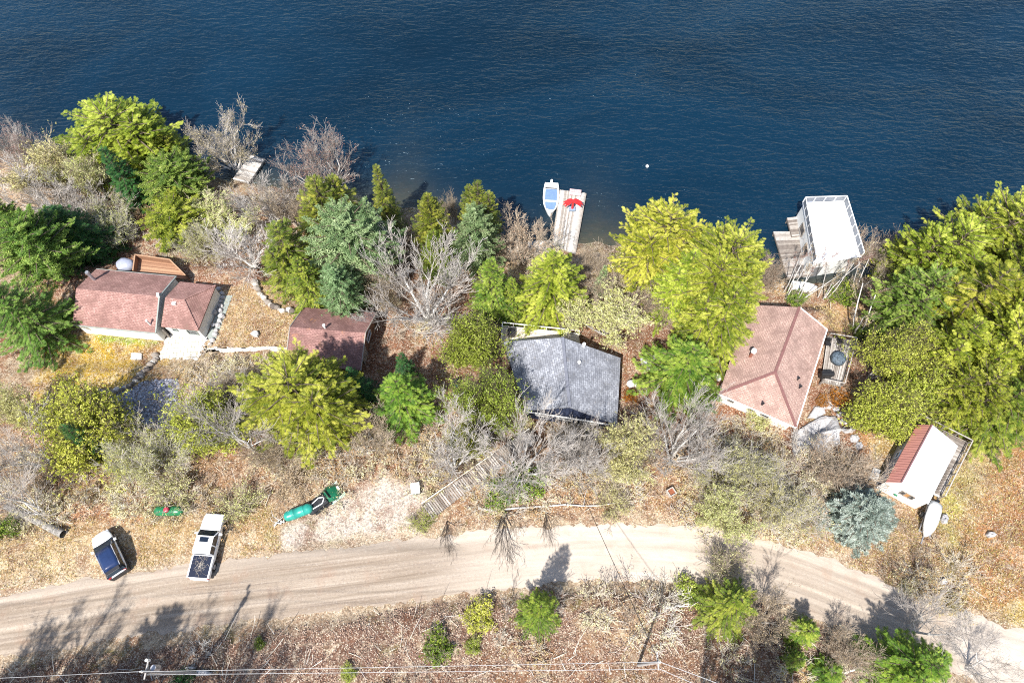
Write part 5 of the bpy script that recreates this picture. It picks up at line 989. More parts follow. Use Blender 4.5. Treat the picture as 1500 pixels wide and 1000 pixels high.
# covered boat on a trailer beside the hut
h1, h2 = G(1352,785), G(1362,742); d_v = (h2 - h1); tr = thing('boat_trailer', 'boat trailer with a long tongue below the white-gabled hut', 'trailer', V3(lerp(h1, h2, .5), lerp(h1, h2, .5).z), math.atan2(-d_v.y, -d_v.x))
L = d_v.length + .15; f = MB()
for y in (-.5,.5): f.bar((-L/2, y, .42), (L/2 - .3, y, .42), .08, .1)
for x in (-L/2 + .1, 0, L/2 - .4): f.bar((x, -.6, .42), (x, .6, .42), .07, .08)
f.bar((L/2 - .4, 0, .42), (L/2 + 1.75, 0, .42), .1, .1); f.build('frame', M['steel'], tr, local=True); MB().tube((L/2 + 1.6, 0, 0), (L/2 + 1.6, 0, .5), .04).build('jack_stand', M['steel'], tr, local=True)
for y in (-.72,.72): w = MB().tube((-.3, y - .1, .28), (-.3, y + .1, .28), .28, .28, 14).build('wheel', M['rubber'], tr, local=True); MB().tube((-.3, y - .11, .28), (-.3, y + .11, .28), .14, .14, 10).build('rim', M['steel'], w, local=True)
bo = thing('covered_boat', 'small boat under a white cover on the trailer by the hut', 'boat', tr.location + Vector((0, 0, .5)), tr.rotation_euler[2]); rg = []
for x, w, z in ((-.5,.66,.5), (-.3,.74,.6), (0,.76,.66), (.25,.64,.66), (.4,.42,.6), (.5,.12,.52)): rg.append([(x*L, 0, -.02), (x*L, w*.62, .05), (x*L, w*.84, z*.7), (x*L, w*.5, z*.95), (x*L, 0, z*1.1), (x*L, -w*.5, z*.95), (x*L, -w*.84, z*.7), (x*L, -w*.62, .05)])
MB().loft(rg).build('boat_cover', M['white'], bo, local=True, smooth=True); MB().loft([[(-.5*L - x, y, z) for y, z in ((-.14,-.1),(.14,-.1),(.16,.5),(-.16,.5))] for x in (.02, .2, .34)]).build('outboard_motor', M['black'], bo, local=True, bevel=.03)
# ------------------------------------------------------------------ vehicles
M['carwhite'] = plain('white_car_paint', (.82,.82,.82), .22, .6, 0, .03)
M['cardark'] = plain('dark_car_plastic', (.03,.03,.035), .4, .4)
M['carglass'] = plain('tinted_car_glass', (.012,.018,.03), .04, .7, 0, .1)
M['reflect_top'] = plain('black_glass_sky_sheen', (.018,.035,.1), .08, .7, 0, .3, 2)  # black roof glass with the blue sky reflection put into its colour
M['chrome'] = plain('lamp_lens', (.7,.7,.72), .1, .7)
M['redlens'] = plain('red_lens', (.4,.02,.02), .2, .6)
def car_ring(x, zb, w, zs, zt2, tuck=.93, crown=.04):
    h = [(w*.86, zb), (w*.97, zb + .18), (w, zs - .12), (w*.97, zs), (w*tuck, zt2), (w*.5, zt2 + crown)]
    return [(x, y, z) for y, z in h] + [(x, -y, z) for y, z in h[::-1]]
def wheels(o, xs_, y, r, wd=.24):
    for x in xs_:
        for sy in (-1, 1):
            w = MB().tube((x, sy*(y - wd), r), (x, sy*y, r), r, r, 20).build('wheel', M['rubber'], o, local=True, bevel=.03)
            MB().tube((x, sy*(y - .02), r), (x, sy*(y + .012), r), r*.62, r*.58, 14).build('rim', M['steel'], w, local=True)
            MB().tube((x, sy*(y - wd - .03), r + .06), (x, sy*(y - .01), r + .06), r*1.2, r*1.2, 20).build('wheel_arch', M['cardark'], o, local=True)
g = G(166, 812)
suv = thing('parked_car', 'white crossover car with black glass roof coloured by a painted blue sky reflection parked on the straw verge', 'car', g, math.radians(126.7))
st = [(-2.3,.42,.72,.86,.9), (-2.22,.32,.84,.98,1.04), (-1.9,.26,.93,1.02,1.1), (-1.0,.24,.95,1.0,1.08), (.4,.24,.95,.97,1.04), (1.0,.24,.94,.95,1.04), (1.5,.26,.91,.9,.99), (1.85,.28,.83,.82,.92), (2.1,.32,.7,.72,.81), (2.25,.37,.52,.64,.7), (2.32,.42,.34,.58,.63)]
MB().loft([car_ring(*q) for q in st]).build('body', M['carwhite'], suv, local=True, smooth=True)
MB().loft([[(x, y, z) for y, z in ((-w*.97,.22),(w*.97,.22),(w,.4),(w,.84),(-w,.84),(-w,.4))] for x, w in ((-2.36,.78),(-2.24,.88),(-1.9,.965),(-1,.972),(1.0,.962),(1.7,.9),(2.0,.76))]).build('shade_cladding', M['cardark'], suv, local=True)  # dark lower cladding, carried up the doors to paint in their shade
gh = [(1.12,.8,1.02,1.04), (.35,.73,1.0,1.55), (-.2,.74,1.0,1.64), (-1.4,.72,1.02,1.62), (-1.95,.68,1.04,1.45), (-2.24,.66,1.02,1.06)]
MB().loft([[(x, .9, zb), (x, .88, zb + .05), (x, w, z), (x, -w, z), (x, -.88, zb + .05), (x, -.9, zb)] for x, w, zb, z in gh]).build('windows', M['carglass'], suv, local=True) if False else None
MB().loft([[(x, .9, zb), (x, .88, zb + .04), (x, w, z), (x, -w, z), (x, -.88, zb + .04), (x, -.9, zb)] for x, w, zb, z in gh]).build('glasshouse', M['carglass'], suv, local=True)
MB().loft([[(x, w, z), (x, w*.6, z + .045), (x, -w*.6, z + .045), (x, -w, z), (x, -w, z - .03), (x, w, z - .03)] for x, w, z in ((.3,.68,1.585), (-.25,.7,1.66), (-1.4,.69,1.64), (-1.82,.66,1.53))]).build('roof', M['reflect_top'], suv, local=True, smooth=True)
for sy in (-1, 1):
    MB().bar((.25, sy*.74, 1.64), (-1.85, sy*.71, 1.57), .06, .05).build('roof_rail', M['steel'], suv, local=True)
    MB().box((.75, sy*1.05, 1.08), (.22, .24, .16)).build('mirror', M['carwhite'], suv, local=True, bevel=.04)
    MB().box((2.02, sy*.64, .76), (.26, .24, .1), rz=-sy*.6).build('headlight', M['chrome'], suv, local=True, bevel=.03)
    MB().box((-2.26, sy*.66, .96), (.12, .3, .16), rz=sy*.3).build('tail_light', M['redlens'], suv, local=True, bevel=.02)
    MB().bar((-.05, sy*.955, .9), (.2, sy*.955, .9), .03, .04).build('door_handle', M['steel'], suv, local=True)
MB().box((-1.98, 0, 1.585), (.34, 1.2, .05)).build('rear_spoiler', M['cardark'], suv, local=True, bevel=.02); MB().box((-2.3, 0, .55), (.1, 1.3, .22)).build('bumper', M['cardark'], suv, local=True, bevel=.03)
wheels(suv, (1.38, -1.38), .93, .36)
g = G(309, 801)
tk = thing('pickup_truck', 'white pickup truck with a sunroof and dark blue bed cover strewn with twigs', 'pickup truck', g, math.radians(86))
st = [(-2.9,.5,.88,.98,1.06), (-2.82,.42,.95,1.02,1.1), (-1.6,.38,.98,1.04,1.12), (.3,.36,.98,1.04,1.12), (1.3,.36,.98,1.04,1.14), (2.2,.38,.97,1.0,1.1), (2.65,.42,.92,.92,1.0), (2.86,.5,.78,.8,.86)]
MB().loft([car_ring(*q, tuck=.95, crown=.03) for q in st]).build('body', M['carwhite'], tk, local=True, smooth=False, bevel=.02)
gh = [(1.38,.86,1.12), (.72,.76,1.72), (.3,.78,1.78), (-.55,.78,1.77), (-.82,.78,1.68), (-.9,.84,1.14)]
MB().loft([[(x, .93, 1.08), (x, .92, 1.13), (x, w, z), (x, -w, z), (x, -.92, 1.13), (x, -.93, 1.08)] for x, w, z in gh]).build('cab_glass', M['carglass'], tk, local=True)
MB().loft([[(x, w, z), (x, w*.7, z + .05), (x, -w*.7, z + .05), (x, -w, z), (x, -w, z - .04), (x, w, z - .04)] for x, w, z in ((.72,.77,1.74), (.3,.8,1.8), (-.55,.8,1.79), (-.86,.79,1.69))]).build('cab_roof', M['carwhite'], tk, local=True)
MB().box((.36, 0, 1.855), (.42, .8, .012)).build('sunroof', M['carglass'], tk, local=True)
for sy in (-1, 1):
    for x0, z0_, x1, z1_ in ((1.3,1.15,.72,1.72), (-.12,1.13,-.08,1.76), (-.86,1.13,-.84,1.7)): MB().bar((x0, sy*.91, z0_), (x1, sy*.785, z1_), .08, .08).build('pillar', M['carwhite'], tk, local=True)
    MB().box((1.0, sy*1.12, 1.2), (.2, .3, .22)).build('mirror', M['carwhite'], tk, local=True, bevel=.04)
    MB().box((2.72, sy*.68, .86), (.2, .36, .16), rz=-sy*.25).build('headlight', M['chrome'], tk, local=True, bevel=.02); MB().box((-2.86, sy*.86, .86), (.1, .14, .36)).build('tail_light', M['redlens'], tk, local=True)
    MB().bar((-.95, sy*.93, 1.14), (-2.86, sy*.93, 1.12), .13, .06).build('bed_rail', M['carwhite'], tk, local=True)
    MB().bar((.1, sy*.985, 1.0), (.35, sy*.985, 1.0), .03, .04).build('door_handle', M['steel'], tk, local=True)
MB().box((-1.9, 0, 1.15), (1.88, 1.68, .06)).build('bed_cover', plain('navy_vinyl', (.012,.017,.038), .45, .4, 0, .3, 3), tk, local=True, bevel=.02); MB().box((-2.93, 0, .56), (.16, 1.7, .18)).build('bumper', M['steel'], tk, local=True, bevel=.03)
MB().box((-2.91, 0, .86), (.05, 1.5, .36)).build('tailgate', M['carwhite'], tk, local=True); MB().box((2.87, 0, .66), (.08, 1.2, .26)).build('grille', M['cardark'], tk, local=True)
wheels(tk, (1.85, -1.75), .97, .4)
rs = np.random.RandomState(8); k = 60; loc = np.stack([-1.75 + rs.randn(k) * .42, rs.randn(k) * .33, np.full(k, 1.2)], -1); ok = (np.abs(loc[:, 0] + 1.9) < .88) & (np.abs(loc[:, 1]) < .8); loc = loc[ok]; k = len(loc); a = rs.uniform(0, 6.28, k); L = rs.uniform(.06, .3, k); dv = np.stack([np.cos(a) * L, np.sin(a) * L, np.zeros(k)], -1)
V, Qq = seg_np(loc - dv, loc + dv, np.full(k, .012), np.full(k, .008), 3); mw = Matrix.Translation(tk.location) @ Matrix.Rotation(tk.rotation_euler[2], 4, 'Z'); V = np.array([tuple(mw @ Vector(v)) for v in V])
me = np_mesh('fallen_twigs', V, Qq, np.repeat(rs.rand(k), 3)); me.materials.append(tinted('dead_twigs', [(0, (.4,.34,.28)), (1, (.7,.64,.55))])); link('fallen_twigs', me, None, kind='stuff')
# ------------------------------------------------------------------ tanks and snowmobile
def tank(name, label, a, b, r, mat, z):
    a, b = V3(a, z), V3(b, z); d = (b - a).normalized(); o = thing(name, label, 'tank', V3(lerp(a, b, .5), z - r)); sd_ = Vector((-d.y, d.x, 0)); L = (b - a).length; rg = []
    for x, k in ((0,.08), (.05,.5), (.16,.8), (.34,.97), (.5,1), (L*.33,1), (L*.33+.02,1.03), (L*.33+.08,1.03), (L*.33+.1,1), (L*.66,1), (L*.66+.02,1.03), (L*.66+.08,1.03), (L*.66+.1,1), (L-.5,1), (L-.34,.97), (L-.16,.8), (L-.05,.5), (L,.08)):
        rg.append([a + d * x + sd_ * (math.cos(2*PI*j/18) * r * k) + Vector((0, 0, math.sin(2*PI*j/18) * r * k)) for j in range(18)])
    MB().loft(rg).build('shell', mat, o, smooth=True)
    for t0 in (.22, .78): q = lerp(a, b, t0); MB().bar(q - sd_ * r * .9 - Vector((0,0,r*.98)), q + sd_ * r * .9 - Vector((0,0,r*.98)), .18, .3).build('foot', M['tanwood'], o)
    return o, lerp(a, b, .5)
gn = plain('green_tank_paint', (.02,.2,.08), .35, .5, 0, .5, 2); tl = plain('teal_tank_paint', (.03,.33,.26), .35, .5, 0, .45, 2)
g = G(246, 749); a, b = P(226,748,g.z + .55), P(269,748,g.z + .55); o, c = tank('fuel_tank', 'green horizontal tank with a red dome lid in the brush above the white pickup', a, b, .46, gn, g.z + .55)
m = MB(); m.tube(c + Vector((0,0,.4)), c + Vector((0,0,.62)), .26, .26, 12); m.ball(c + Vector((0,0,.62)), (.26,.26,.12), 12, 6); m.build('dome_lid', plain('red_lid_paint', (.45,.05,.08), .4, .5), o, smooth=False)
g = G(437, 751); o, c = tank('fuel_tank', 'teal horizontal tank on wooden blocks behind the snowmobile', P(416,758,g.z + .6), P(458,742,g.z + .6), .5, tl, g.z + .6)
g = G(476, 733); hd = P(494,715,g.z) - P(456,744,g.z); sn = thing('snowmobile', 'green and black snowmobile with pale stripes parked at the end of the teal tank', 'snowmobile', g, math.atan2(hd.y, hd.x)); sn.scale = (1.15, 1.4, 1.1)
MB().loft([[(x, y, z) for y, z in ((-w,.28),(w,.28),(w*1.05,h*.7),(w*.55,h),(-w*.55,h),(-w*1.05,h*.7))] for x, w, h in ((.25,.4,.85),(.6,.52,.95),(1.0,.5,.82),(1.35,.36,.62),(1.55,.14,.45))]).build('hood', plain('dark_green_cowl', (.01,.13,.06), .3, .5), sn, local=True, bevel=.03)
MB().loft([[(x, y, z) for y, z in ((-w,.3),(w,.3),(w,h*.8),(w*.6,h),(-w*.6,h),(-w,h*.8))] for x, w, h in ((-1.5,.34,.62),(-1.2,.42,.72),(-.5,.4,.7),(.2,.42,.78))]).build('seat', M['black'], sn, local=True, bevel=.03)
for s in (-1, 1):
    MB().bar((-1.1, s*.16, .75), (-.25, s*.24, .73), .06, .03).build('stripe', M['trim'], sn, local=True); MB().bar((-.25, s*.24, .74), (.1, s*.04, .82), .06, .03).build('stripe', M['trim'], sn, local=True)
    MB().bar((-1.2, s*.42, .26), (.3, s*.45, .26), .22, .06).build('running_board', M['black'], sn, local=True)
    MB().loft([[(x, s*.5 + y, z) for y, z in ((-.09,h),(.09,h),(.09,h+.04),(-.09,h+.04))] for x, h in ((.3,.02),(1.3,.02),(1.55,.1),(1.68,.28))]).build('ski', plain('pale_green_ski', (.5,.7,.58), .4, .4), sn, local=True); MB().bar((.95, s*.5, .06), (.8, s*.3, .5), .06).build('ski_strut', M['steel'], sn, local=True)
    MB().bar((.22, s*.1, 1.0), (.12, s*.4, 1.02), .05).build('handlebar', M['black'], sn, local=True)
MB().bar((.35, 0, .8), (.2, 0, 1.02), .07).build('steering_post', M['black'], sn, local=True); MB().loft([[(.55 - h*.35, y, .92 + h) for y in (-.34, .34)] + [(.57 - h*.35, y, .92 + h) for y in (.34, -.34)] for h in (0, .3)]).build('windscreen', M['cardark'], sn, local=True)
MB().box((-.65, 0, .17), (2.0, .38, .3)).build('track', M['rubber'], sn, local=True, bevel=.06); MB().box((1.45, 0, .58), (.2, .3, .1)).build('headlight', M['trim'], sn, local=True, bevel=.03)
# ------------------------------------------------------------------ power poles and wires
M['pole'] = plain('weathered_pole', (.46,.43,.4), .9, .1, 0, .35, 3)
tops = []
for (u, v, lab, ub, arm) in ((208,983,'weathered power pole with a white transformer arm beside the deep green bush',312,1), (966,969,'weathered power pole where the wires turn and a cable leaves for the cabin',931,0)):
    t0 = P(u, v, 10.4); g = Vector((t0.x, t0.y, zg(t0.x, t0.y))); o = thing('power_pole', lab, 'power pole', g)
    MB().tube(g - Vector((0,0,.5)), t0, .14, .1, 10).build('pole', M['pole'], o); MB().tube(t0 - Vector((0,0,.02)), t0 + Vector((0,0,.3)), .06, .05, 8).build('insulator', M['trim'], o)
    MB().bar(t0 + Vector((-.0,-.5,-.6)), t0 + Vector((0,.7,-.6)), .1, .1).build('crossarm', M['pole'], o)
    if arm: MB().tube(t0 + Vector((0,.75,-.75)), t0 + Vector((0,.75,-.25)), .11, .11, 10).build('cutout', M['trim'], o); MB().tube(t0 + Vector((.12,.28,-2.2)), t0 + Vector((.12,.28,-1.3)), .2, .2, 12).build('transformer', M['steel'], o)
    tops.append(t0)
M['wire'] = plain('aluminium_wire', (.5,.5,.5), .5, .3, .2, .1); M['cable'] = plain('black_cable', (.02,.02,.02), .6, .3)
def wire(label, a, b, sag, r, mat, n=18):
    pts = [lerp(a, b, i / n) - Vector((0, 0, sag * 4 * (i / n) * (1 - i / n))) for i in range(n + 1)]; m = MB()
    V, Qq = seg_np(np.array(pts[:-1]), np.array(pts[1:]), np.full(n, r), np.full(n, r), 5); o = link('power_line', np_mesh('power_line', V, Qq, np.full(len(Qq), .5)), mat); tag(o, label, 'wire')
L_, R_ = tops; w0 = Vector((-70, L_.y - 1.8, 10.6)); w1 = Vector((60, R_.y - 17, 10))
wire('upper power wire strung between the two poles', L_ + Vector((0,0,.3)), R_ + Vector((0,0,.3)), .7, .014, M['wire']); wire('lower power wire strung between the two poles', L_ + Vector((0,-.2,-.65)), R_ + Vector((0,-.45,-.65)), .8, .014, M['wire'])
wire('power wire running off the picture from the pole with the transformer', L_ + Vector((0,0,.3)), w0, .5, .014, M['wire']); wire('upper power wire running down to the corner from the bare pole', R_ + Vector((0,0,.3)), w1, .4, .02, M['wire']); wire('lower power wire running down to the corner from the bare pole', R_ + Vector((0,-.4,-.65)), w1 + Vector((-3,-2,-.7)), .4, .02, M['wire'])
wire('black service cable crossing the dirt road to the grey-roofed cabin', R_ + Vector((0,.2,-.5)), lerp(RS if False else P(800,601,-.2), P(800,601,-.2), .5), .5, .025, M['cable'])
# ------------------------------------------------------------------ timber stairway down to the cabin
def stairway(label, a, b, n, w, mat, rail=True, name='wooden_stairway'):
    a, b = Vector(a), Vector(b); d = b - a; dh = Vector((d.x, d.y, 0)).normalized(); sd_ = Vector((-dh.y, dh.x, 0)); o = thing(name, label, 'stairway', a); m = MB(); ang = math.atan2(dh.y, dh.x); r = random.Random(n)
    for i in range(n): q = lerp(a, b, (i + .5) / n); q.z = max(q.z, zg(q.x, q.y) + .2); m.box(q + Vector((0,0,.25)), (d.xy.length / n * .7, w * r.uniform(.96, 1.04), .05), rz=ang + r.uniform(-.02, .02), tint=r.random())
    m.build('tread_planks', mat, o)
    for s in (-1, 1): MB().bar(a + sd_ * s * w * .42 + Vector((0,0,.1)), b + sd_ * s * w * .42 + Vector((0,0,.1)), .06, .24, .3).build('stringer', mat, o)
    if rail:
        MB().bar(a + sd_ * w * .55 + Vector((0,0,1.1)), b + sd_ * w * .55 + Vector((0,0,1.1)), .09, .05, 1.0).build('handrail', M['tanwood'], o)
        for i in range(7): q = lerp(a, b, i / 6) + sd_ * w * .55; MB().box(q + Vector((0,0,.5)), (.08,.08,1.15), tint=.6).build('post', mat, o)
    return o
a, b = G(627, 752), G(782, 642); mid = lerp(a, b, .6); stairway('long weathered plank stairway climbing from the cabin to the gravel lot', a + Vector((0,0,.25)), b + Vector((0,0,.1)), 58, 1.5, M['greywood'])
a, b = G(42, 706), G(78, 683); stairway('old brown timber steps among the lilac-grey trees', a + Vector((0,0,.1)), b + Vector((0,0,.1)), 9, 1.3, M['brownwood'], False, 'timber_steps')
# ------------------------------------------------------------------ fallen trunk
g0, g1 = G(12, 742), G(96, 783); pts = [lerp(g0, g1, t0 / 8) + Vector((0, 0, .25 + .1 * math.sin(t0))) for t0 in range(9)]; sg = [(tuple(pts[i]), tuple(pts[i+1]), .3 + .012*i, .3 + .012*(i+1)) for i in range(8)]
o = link('fallen_log', seg_mesh('fallen_log', sg, bark('mossy_trunk', (.12,.11,.1), (.4,.37,.33), 3), 10), None); tag(o, 'thick grey fallen trunk lying across the brush at the picture edge', 'fallen trunk')
for (u0, v0, u1, v1, lab) in ((700,746,905,738,'long pale fallen pole along the upper edge of the road'), (1060,735,1110,712,'broken log lying beside the little crate'), (1225,985,1295,975,'white fallen branch on the bank below the road bend'), (980,893,1025,875,'white fallen branch on the bank across from the crate'), (425,745,455,790,'thin fallen pole below the teal tank') if False else (402,770,420,762,'thin fallen pole below the teal tank')):
    a, b = G(u0, v0), G(u1, v1); r = random.Random(u0); pts = [lerp(a, b, i / 8) + Vector((r.gauss(0,.12), r.gauss(0,.12), .22)) for i in range(9)]; sg = [(tuple(pts[i]), tuple(pts[i+1]), .11 - .008*i, .11 - .008*(i+1)) for i in range(8)]
    for i in (3, 5, 6): d = Vector((r.uniform(-1,1), r.uniform(-.2,1), .3)).normalized(); sg.append((tuple(pts[i]), tuple(pts[i] + d * .9), .04, .012)); sg.append((tuple(pts[i] + d * .9), tuple(pts[i] + d * 1.3 + Vector((.2,.3,.1))), .025, .01))
    o = link('fallen_branch', seg_mesh('fallen_branch', sg, M['wbark'], 6), None); tag(o, lab, 'fallen branch')
# ------------------------------------------------------------------ rocks
def rock(name, label, cat, px, h, mat, seed, sink=.25, parent=None):
    """boulder or flat stone from its outline in the photograph"""
    r = random.Random(seed); q = [G(u, v) for u, v in px]; c = sum(q, Vector((0,0,0))) / len(q); ring = []
    for i in range(len(q)):
        for t0 in (0, .33, .66): p = lerp(q[i], q[(i+1) % len(q)], t0); ring.append(p + (p - c) * r.uniform(-.06, .06))
    k = len(ring); rg = []
    for s, z in ((1.05, -sink), (1.03, h*.35), (.97, h*.8), (.84, h), (.45, h*1.06), (.03, h*1.05)): rg.append([Vector((c.x + (p.x - c.x)*s, c.y + (p.y - c.y)*s, p.z + z + r.uniform(-.04,.04)*h)) for p in ring])
    o = MB().loft(rg).build(name, mat, parent, smooth=False); 
    if label: tag(o, label, cat)
    return o
def blob(u, v, w, h, seed, n=6):
    r = random.Random(seed); return [(u + math.cos(2*PI*i/n) * w/2 * r.uniform(.8,1.1), v + math.sin(2*PI*i/n) * h/2 * r.uniform(.8,1.1)) for i in range(n)]
rock('rock_outcrop', 'broad grey rock outcrop below the corner of the hip-roofed house', 'rock', [(1160,640),(1176,625),(1200,612),(1222,609),(1230,630),(1228,650),(1205,665),(1165,668)], .5, M['rock'], 1)
rock('rock_outcrop', 'cracked grey ledge between the outcrop and the house deck', 'rock', [(1183,612),(1192,596),(1206,598),(1208,606),(1195,613)], .35, M['rock'], 2)
STN = [(1212,594,18,12,'pale blue-grey stepping stone nearest the house deck steps'),(1225,599,12,10,'small stepping stone beside the rust-coloured bush'),(1232,607,15,8,'narrow stepping stone east of the outcrop'),(1236,617,20,10,'tan stepping stone touching the outcrop edge'),(1243,629,22,13,'brightest stepping stone halfway down the row'),(1251,642,16,12,'stepping stone below the brightest one'),(1258,653,12,12,'last stepping stone towards the hut')]
for i, (u, v, w, h, lab) in enumerate(STN): rock('stepping_stone', lab.replace('nearest', 'next to'), 'stone', blob(u, v, w, h, i), .18, M['rock'], i + 20)
BLD = [(1382,760,12,16,'pale boulder beside the covered boat'),(1380,852,12,10,'white boulder in the dry grass below the hut'),(1450,783,16,9,'pale boulder in the orange grass beyond the trailer'),(155,268,18,12,'pale shoreline boulder under the tall shoreline conifer'),(152,262,10,10,'small boulder beside the pale shoreline boulder'),(375,490,14,9,'low rock in the straw yard between cottage and shed'),(447,438,12,7,'flat pale stone in the red leaves above the shed'),(455,430,9,6,'small stone in the red leaves above the shed'),(297,985,30,9,'long pale rock beside the power pole with the transformer'),(280,978,18,6,'narrow pale rock behind the long pale rock')]
for i, (u, v, w, h, lab) in enumerate(BLD): rock('boulder', lab, 'boulder', blob(u, v, w, h, i + 9), .4, M['rock'], i + 50)
def stone_row(label, px, n, size, mat, seed):
    r = random.Random(seed); q = [G(u, v) for u, v in px]; L = [0]
    for a, b in zip(q, q[1:]): L.append(L[-1] + (b - a).length)
    o = thing('stone_wall', label, 'stone wall', q[0]); m = MB()
    for i in range(n):
        s = L[-1] * (i + .5) / n; k = max(j for j in range(len(q) - 1) if L[j] <= s); p = lerp(q[k], q[k+1], (s - L[k]) / (L[k+1] - L[k])); w = size * r.uniform(.8, 1.35); p = p + Vector((r.gauss(0,.1), r.gauss(0,.1), 0)); z = zg(p.x, p.y); kk = 9; rg = []
        for sc, zz in ((.9,-.3), (1,.05), (.9,.25), (.55,.36), (.05,.38)): rg.append([(p.x + math.cos(2*PI*j/kk + i) * w * sc * r.uniform(.85,1.1), p.y + math.sin(2*PI*j/kk + i) * w * .8 * sc * r.uniform(.85,1.1), z + zz * (w / size)) for j in range(kk)])
        m.loft(rg, r.random())
    m.build('stone_bricks', mat, o)
stone_row('curved dry-stone wall between the golden lawn and the gravel drive', [(129,580),(150,575),(172,572),(190,566),(205,552),(218,538),(231,520)], 26, .34, M['stone'], 1)
stone_row('pale stone edging curving round the straw yard above the shed', [(372,412),(380,430),(393,445),(410,452),(432,458)], 18, .33, M['stone'], 2)
stone_row('short stone edging beside the cottage wing and its junk', [(322,420),(325,445),(322,470),(312,498),(306,508)], 13, .34, M['rock'], 3)
# ------------------------------------------------------------------ small things
g = G(610,718); ub = thing('utility_box', 'pale grey utility box at the foot of the plank stairway', 'utility box', g, .15); MB().box((0,0,.45), (.75,.9,.9)).build('body', M['greywall'], ub, local=True, bevel=.03); MB().box((0,0,.93), (.85,1.05,.06)).build('lid', M['white'], ub, local=True, bevel=.02)
g = G(982,722); cr = thing('wooden_crate', 'small pale crate filled with orange leaves at the foot of the thick-trunked tree', 'crate', g, .5); 
for x, y, dx, dy in ((0,.32,.72,.07),(0,-.32,.72,.07),(.33,0,.07,.57),(-.33,0,.07,.57)): MB().box((x,y,.3), (dx,dy,.6)).build('side_panel', M['dockwood'], cr, local=True)
MB().box((0,0,.35), (.59,.57,.1)).build('leaf_fill', plain('orange_leaves', (.3,.11,.06), .9, .1, 0, .5, 12), cr, local=True)
g = G(210,523); o = MB().slab([P(200,516,g.z+.2), P(207.5,526,g.z+.2), P(207.5,516,g.z+.2)], .2) if False else None
z = g.z + .22; o = MB().prism([tuple(P(u, v, z))[:2] for u, v in ((191,526),(207,526),(207,517),(192.5,516.5))], z - .35, z).build('concrete_slab', M['white'], None, bevel=.03); tag(o, 'square white slab set in the golden lawn of the cottage', 'slab')
g = G(948,540); lt = thing('lean_to', 'tilted grey panel lean-to under the greener hemlock', 'lean-to', g, .2); MB().slab([(-.8,-.7,.9),(.9,-.7,1.0),(.9,.8,1.5),(-.8,.8,1.4)], .05).build('panel', M['steel'], lt, local=True)
for x in (-.65,.7): MB().box((x,.6,.68), (.08,.08,1.36)).build('post', M['greywood'], lt, local=True); MB().box((x,-.55,.42), (.08,.08,.84)).build('post', M['greywood'], lt, local=True)
g = G(926,562); o, c = tank('propane_tank', 'pale rounded propane tank beside the orange bush', P(918,563,g.z+.5), P(934,560,g.z+.5), .42, M['white'], g.z + .5)
g = G(668,564); bn = thing('rubbish_bin', 'dark teal bin under the olive tree by the grey roof', 'bin', g); MB().loft([[(x*s, y*s, z) for x, y in ((-.3,-.33),(.3,-.33),(.3,.33),(-.3,.33))] for s, z in ((.8,0),(1,.95))]).build('body', plain('teal_bin', (.02,.2,.2), .5, .3), bn, local=True); MB().box((0,0,.98), (.66,.72,.06)).build('lid', M['black'], bn, local=True, bevel=.02)
g = G(1054,553); bn = thing('storage_box', 'white storage box between the hemlocks and the hip-roofed house', 'box', g, .4); MB().box((0,0,.4), (.9,.7,.8)).build('body', M['white'], bn, local=True, bevel=.04); MB().box((0,0,.83), (.98,.78,.07)).build('lid', M['white'], bn, local=True, bevel=.02)
for i, (u, v, r_, h, mt, lab) in enumerate(((316,460,.3,.6,M['steel'],'round grey metal drum beside the cottage side walkway'), (318,443,.22,.5,M['black'],'black bucket beside the cottage side walkway'), (314,478,.2,.4,M['rust'] if False else M['cardark'],'dark pot at the end of the cottage side walkway'))):
    g = G(u, v); o = thing('drum', lab, 'drum', g); MB().tube((0,0,0), (0,0,h), r_, r_*1.05, 12).build('body', mt, o, local=True); MB().tube((0,0,h), (0,0,h+.03), r_*1.1, r_*1.1, 12).build('rim', M['steel'], o, local=True)
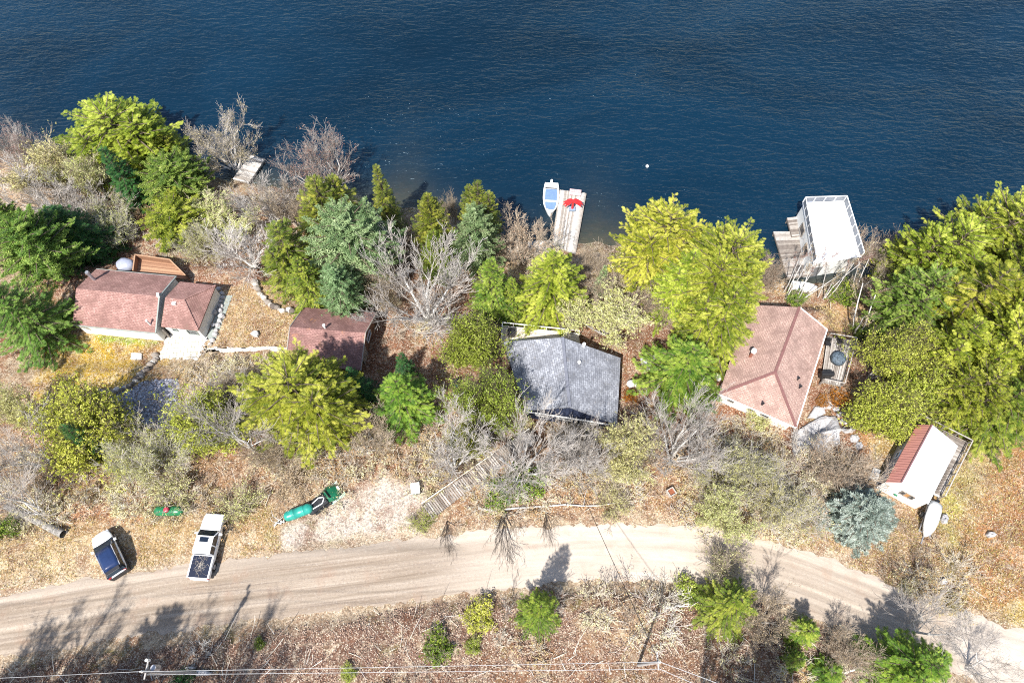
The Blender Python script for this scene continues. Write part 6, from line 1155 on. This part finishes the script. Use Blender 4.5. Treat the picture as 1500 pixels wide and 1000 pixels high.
# ------------------------------------------------------------------ tall pines below the picture whose shadows fall on the road
for i, (x, y, H, R) in enumerate([(-39,-3.6,15,3.2), (-34.5,-4.2,16,2.9), (-30,-3.8,15.5,3.2), (-43.5,-4.2,16,3.4), (-25,-4.4,16.5,3.3), (15.5,-3.5,13,2.6), (19.5,-4,14,2.8)]):
    lab = ['leafless tall tree south of the parked white car', 'tall pine south of the car and pickup', 'leafless tall tree south of the white pickup', 'budding tall tree south of the road near the fallen trunk', 'leafless tall tree south of the teal tank', 'leafless tree south of the bare power pole', 'slim pine south of the road bend'][i]
    p = PROTO[('bare2', 'pin2', 'bare2', 'bud1', 'bare2', 'bare2', 'pin2')[i]]; o = thing('tall_tree', lab, 'tree', (x, y, zg(x, y)), i); o.scale = (R / p['R'], R / p['R'], H / p['H'])
    for nm, me in p['parts']: c = bpy.data.objects.new(nm, me); COL.objects.link(c); c.parent = o
# ------------------------------------------------------------------ light
SUN_EL = math.radians(55); sd = Vector((-.42, -.91, 0)).normalized(); sdir = Vector((sd.x * math.cos(SUN_EL), sd.y * math.cos(SUN_EL), math.sin(SUN_EL)))
ld = bpy.data.lights.new("sun", 'SUN'); ld.energy = 4.8; ld.angle = math.radians(1.0); ld.color = (1, .97, .925)
lo = bpy.data.objects.new("sun", ld); COL.objects.link(lo); lo.rotation_mode = 'QUATERNION'; lo.rotation_quaternion = (-sdir).to_track_quat('-Z', 'Y'); lo.location = sdir * 200
W = bpy.data.worlds.new("World"); S.world = W; W.use_nodes = True
sk = W.node_tree.nodes.new("ShaderNodeTexSky"); sk.sky_type = 'NISHITA'; sk.sun_disc = False; sk.sun_elevation = SUN_EL; sk.sun_rotation = math.atan2(sdir.x, sdir.y)
bg = W.node_tree.nodes["Background"]; W.node_tree.links.new(sk.outputs[0], bg.inputs[0]); bg.inputs[1].default_value = .12
vs = S.view_settings; vs.view_transform = 'Standard'; vs.look = 'None'; vs.gamma = 1; vs.use_curve_mapping = False; vs.exposure = .84
S.cycles.max_bounces = 5; S.cycles.diffuse_bounces = 3; S.cycles.transmission_bounces = 3; S.cycles.transparent_max_bounces = 6; S.cycles.use_denoising = False; S.cycles.filter_width = 1.1; S.cycles.sample_clamp_direct = 3.5; S.cycles.sample_clamp_indirect = 3
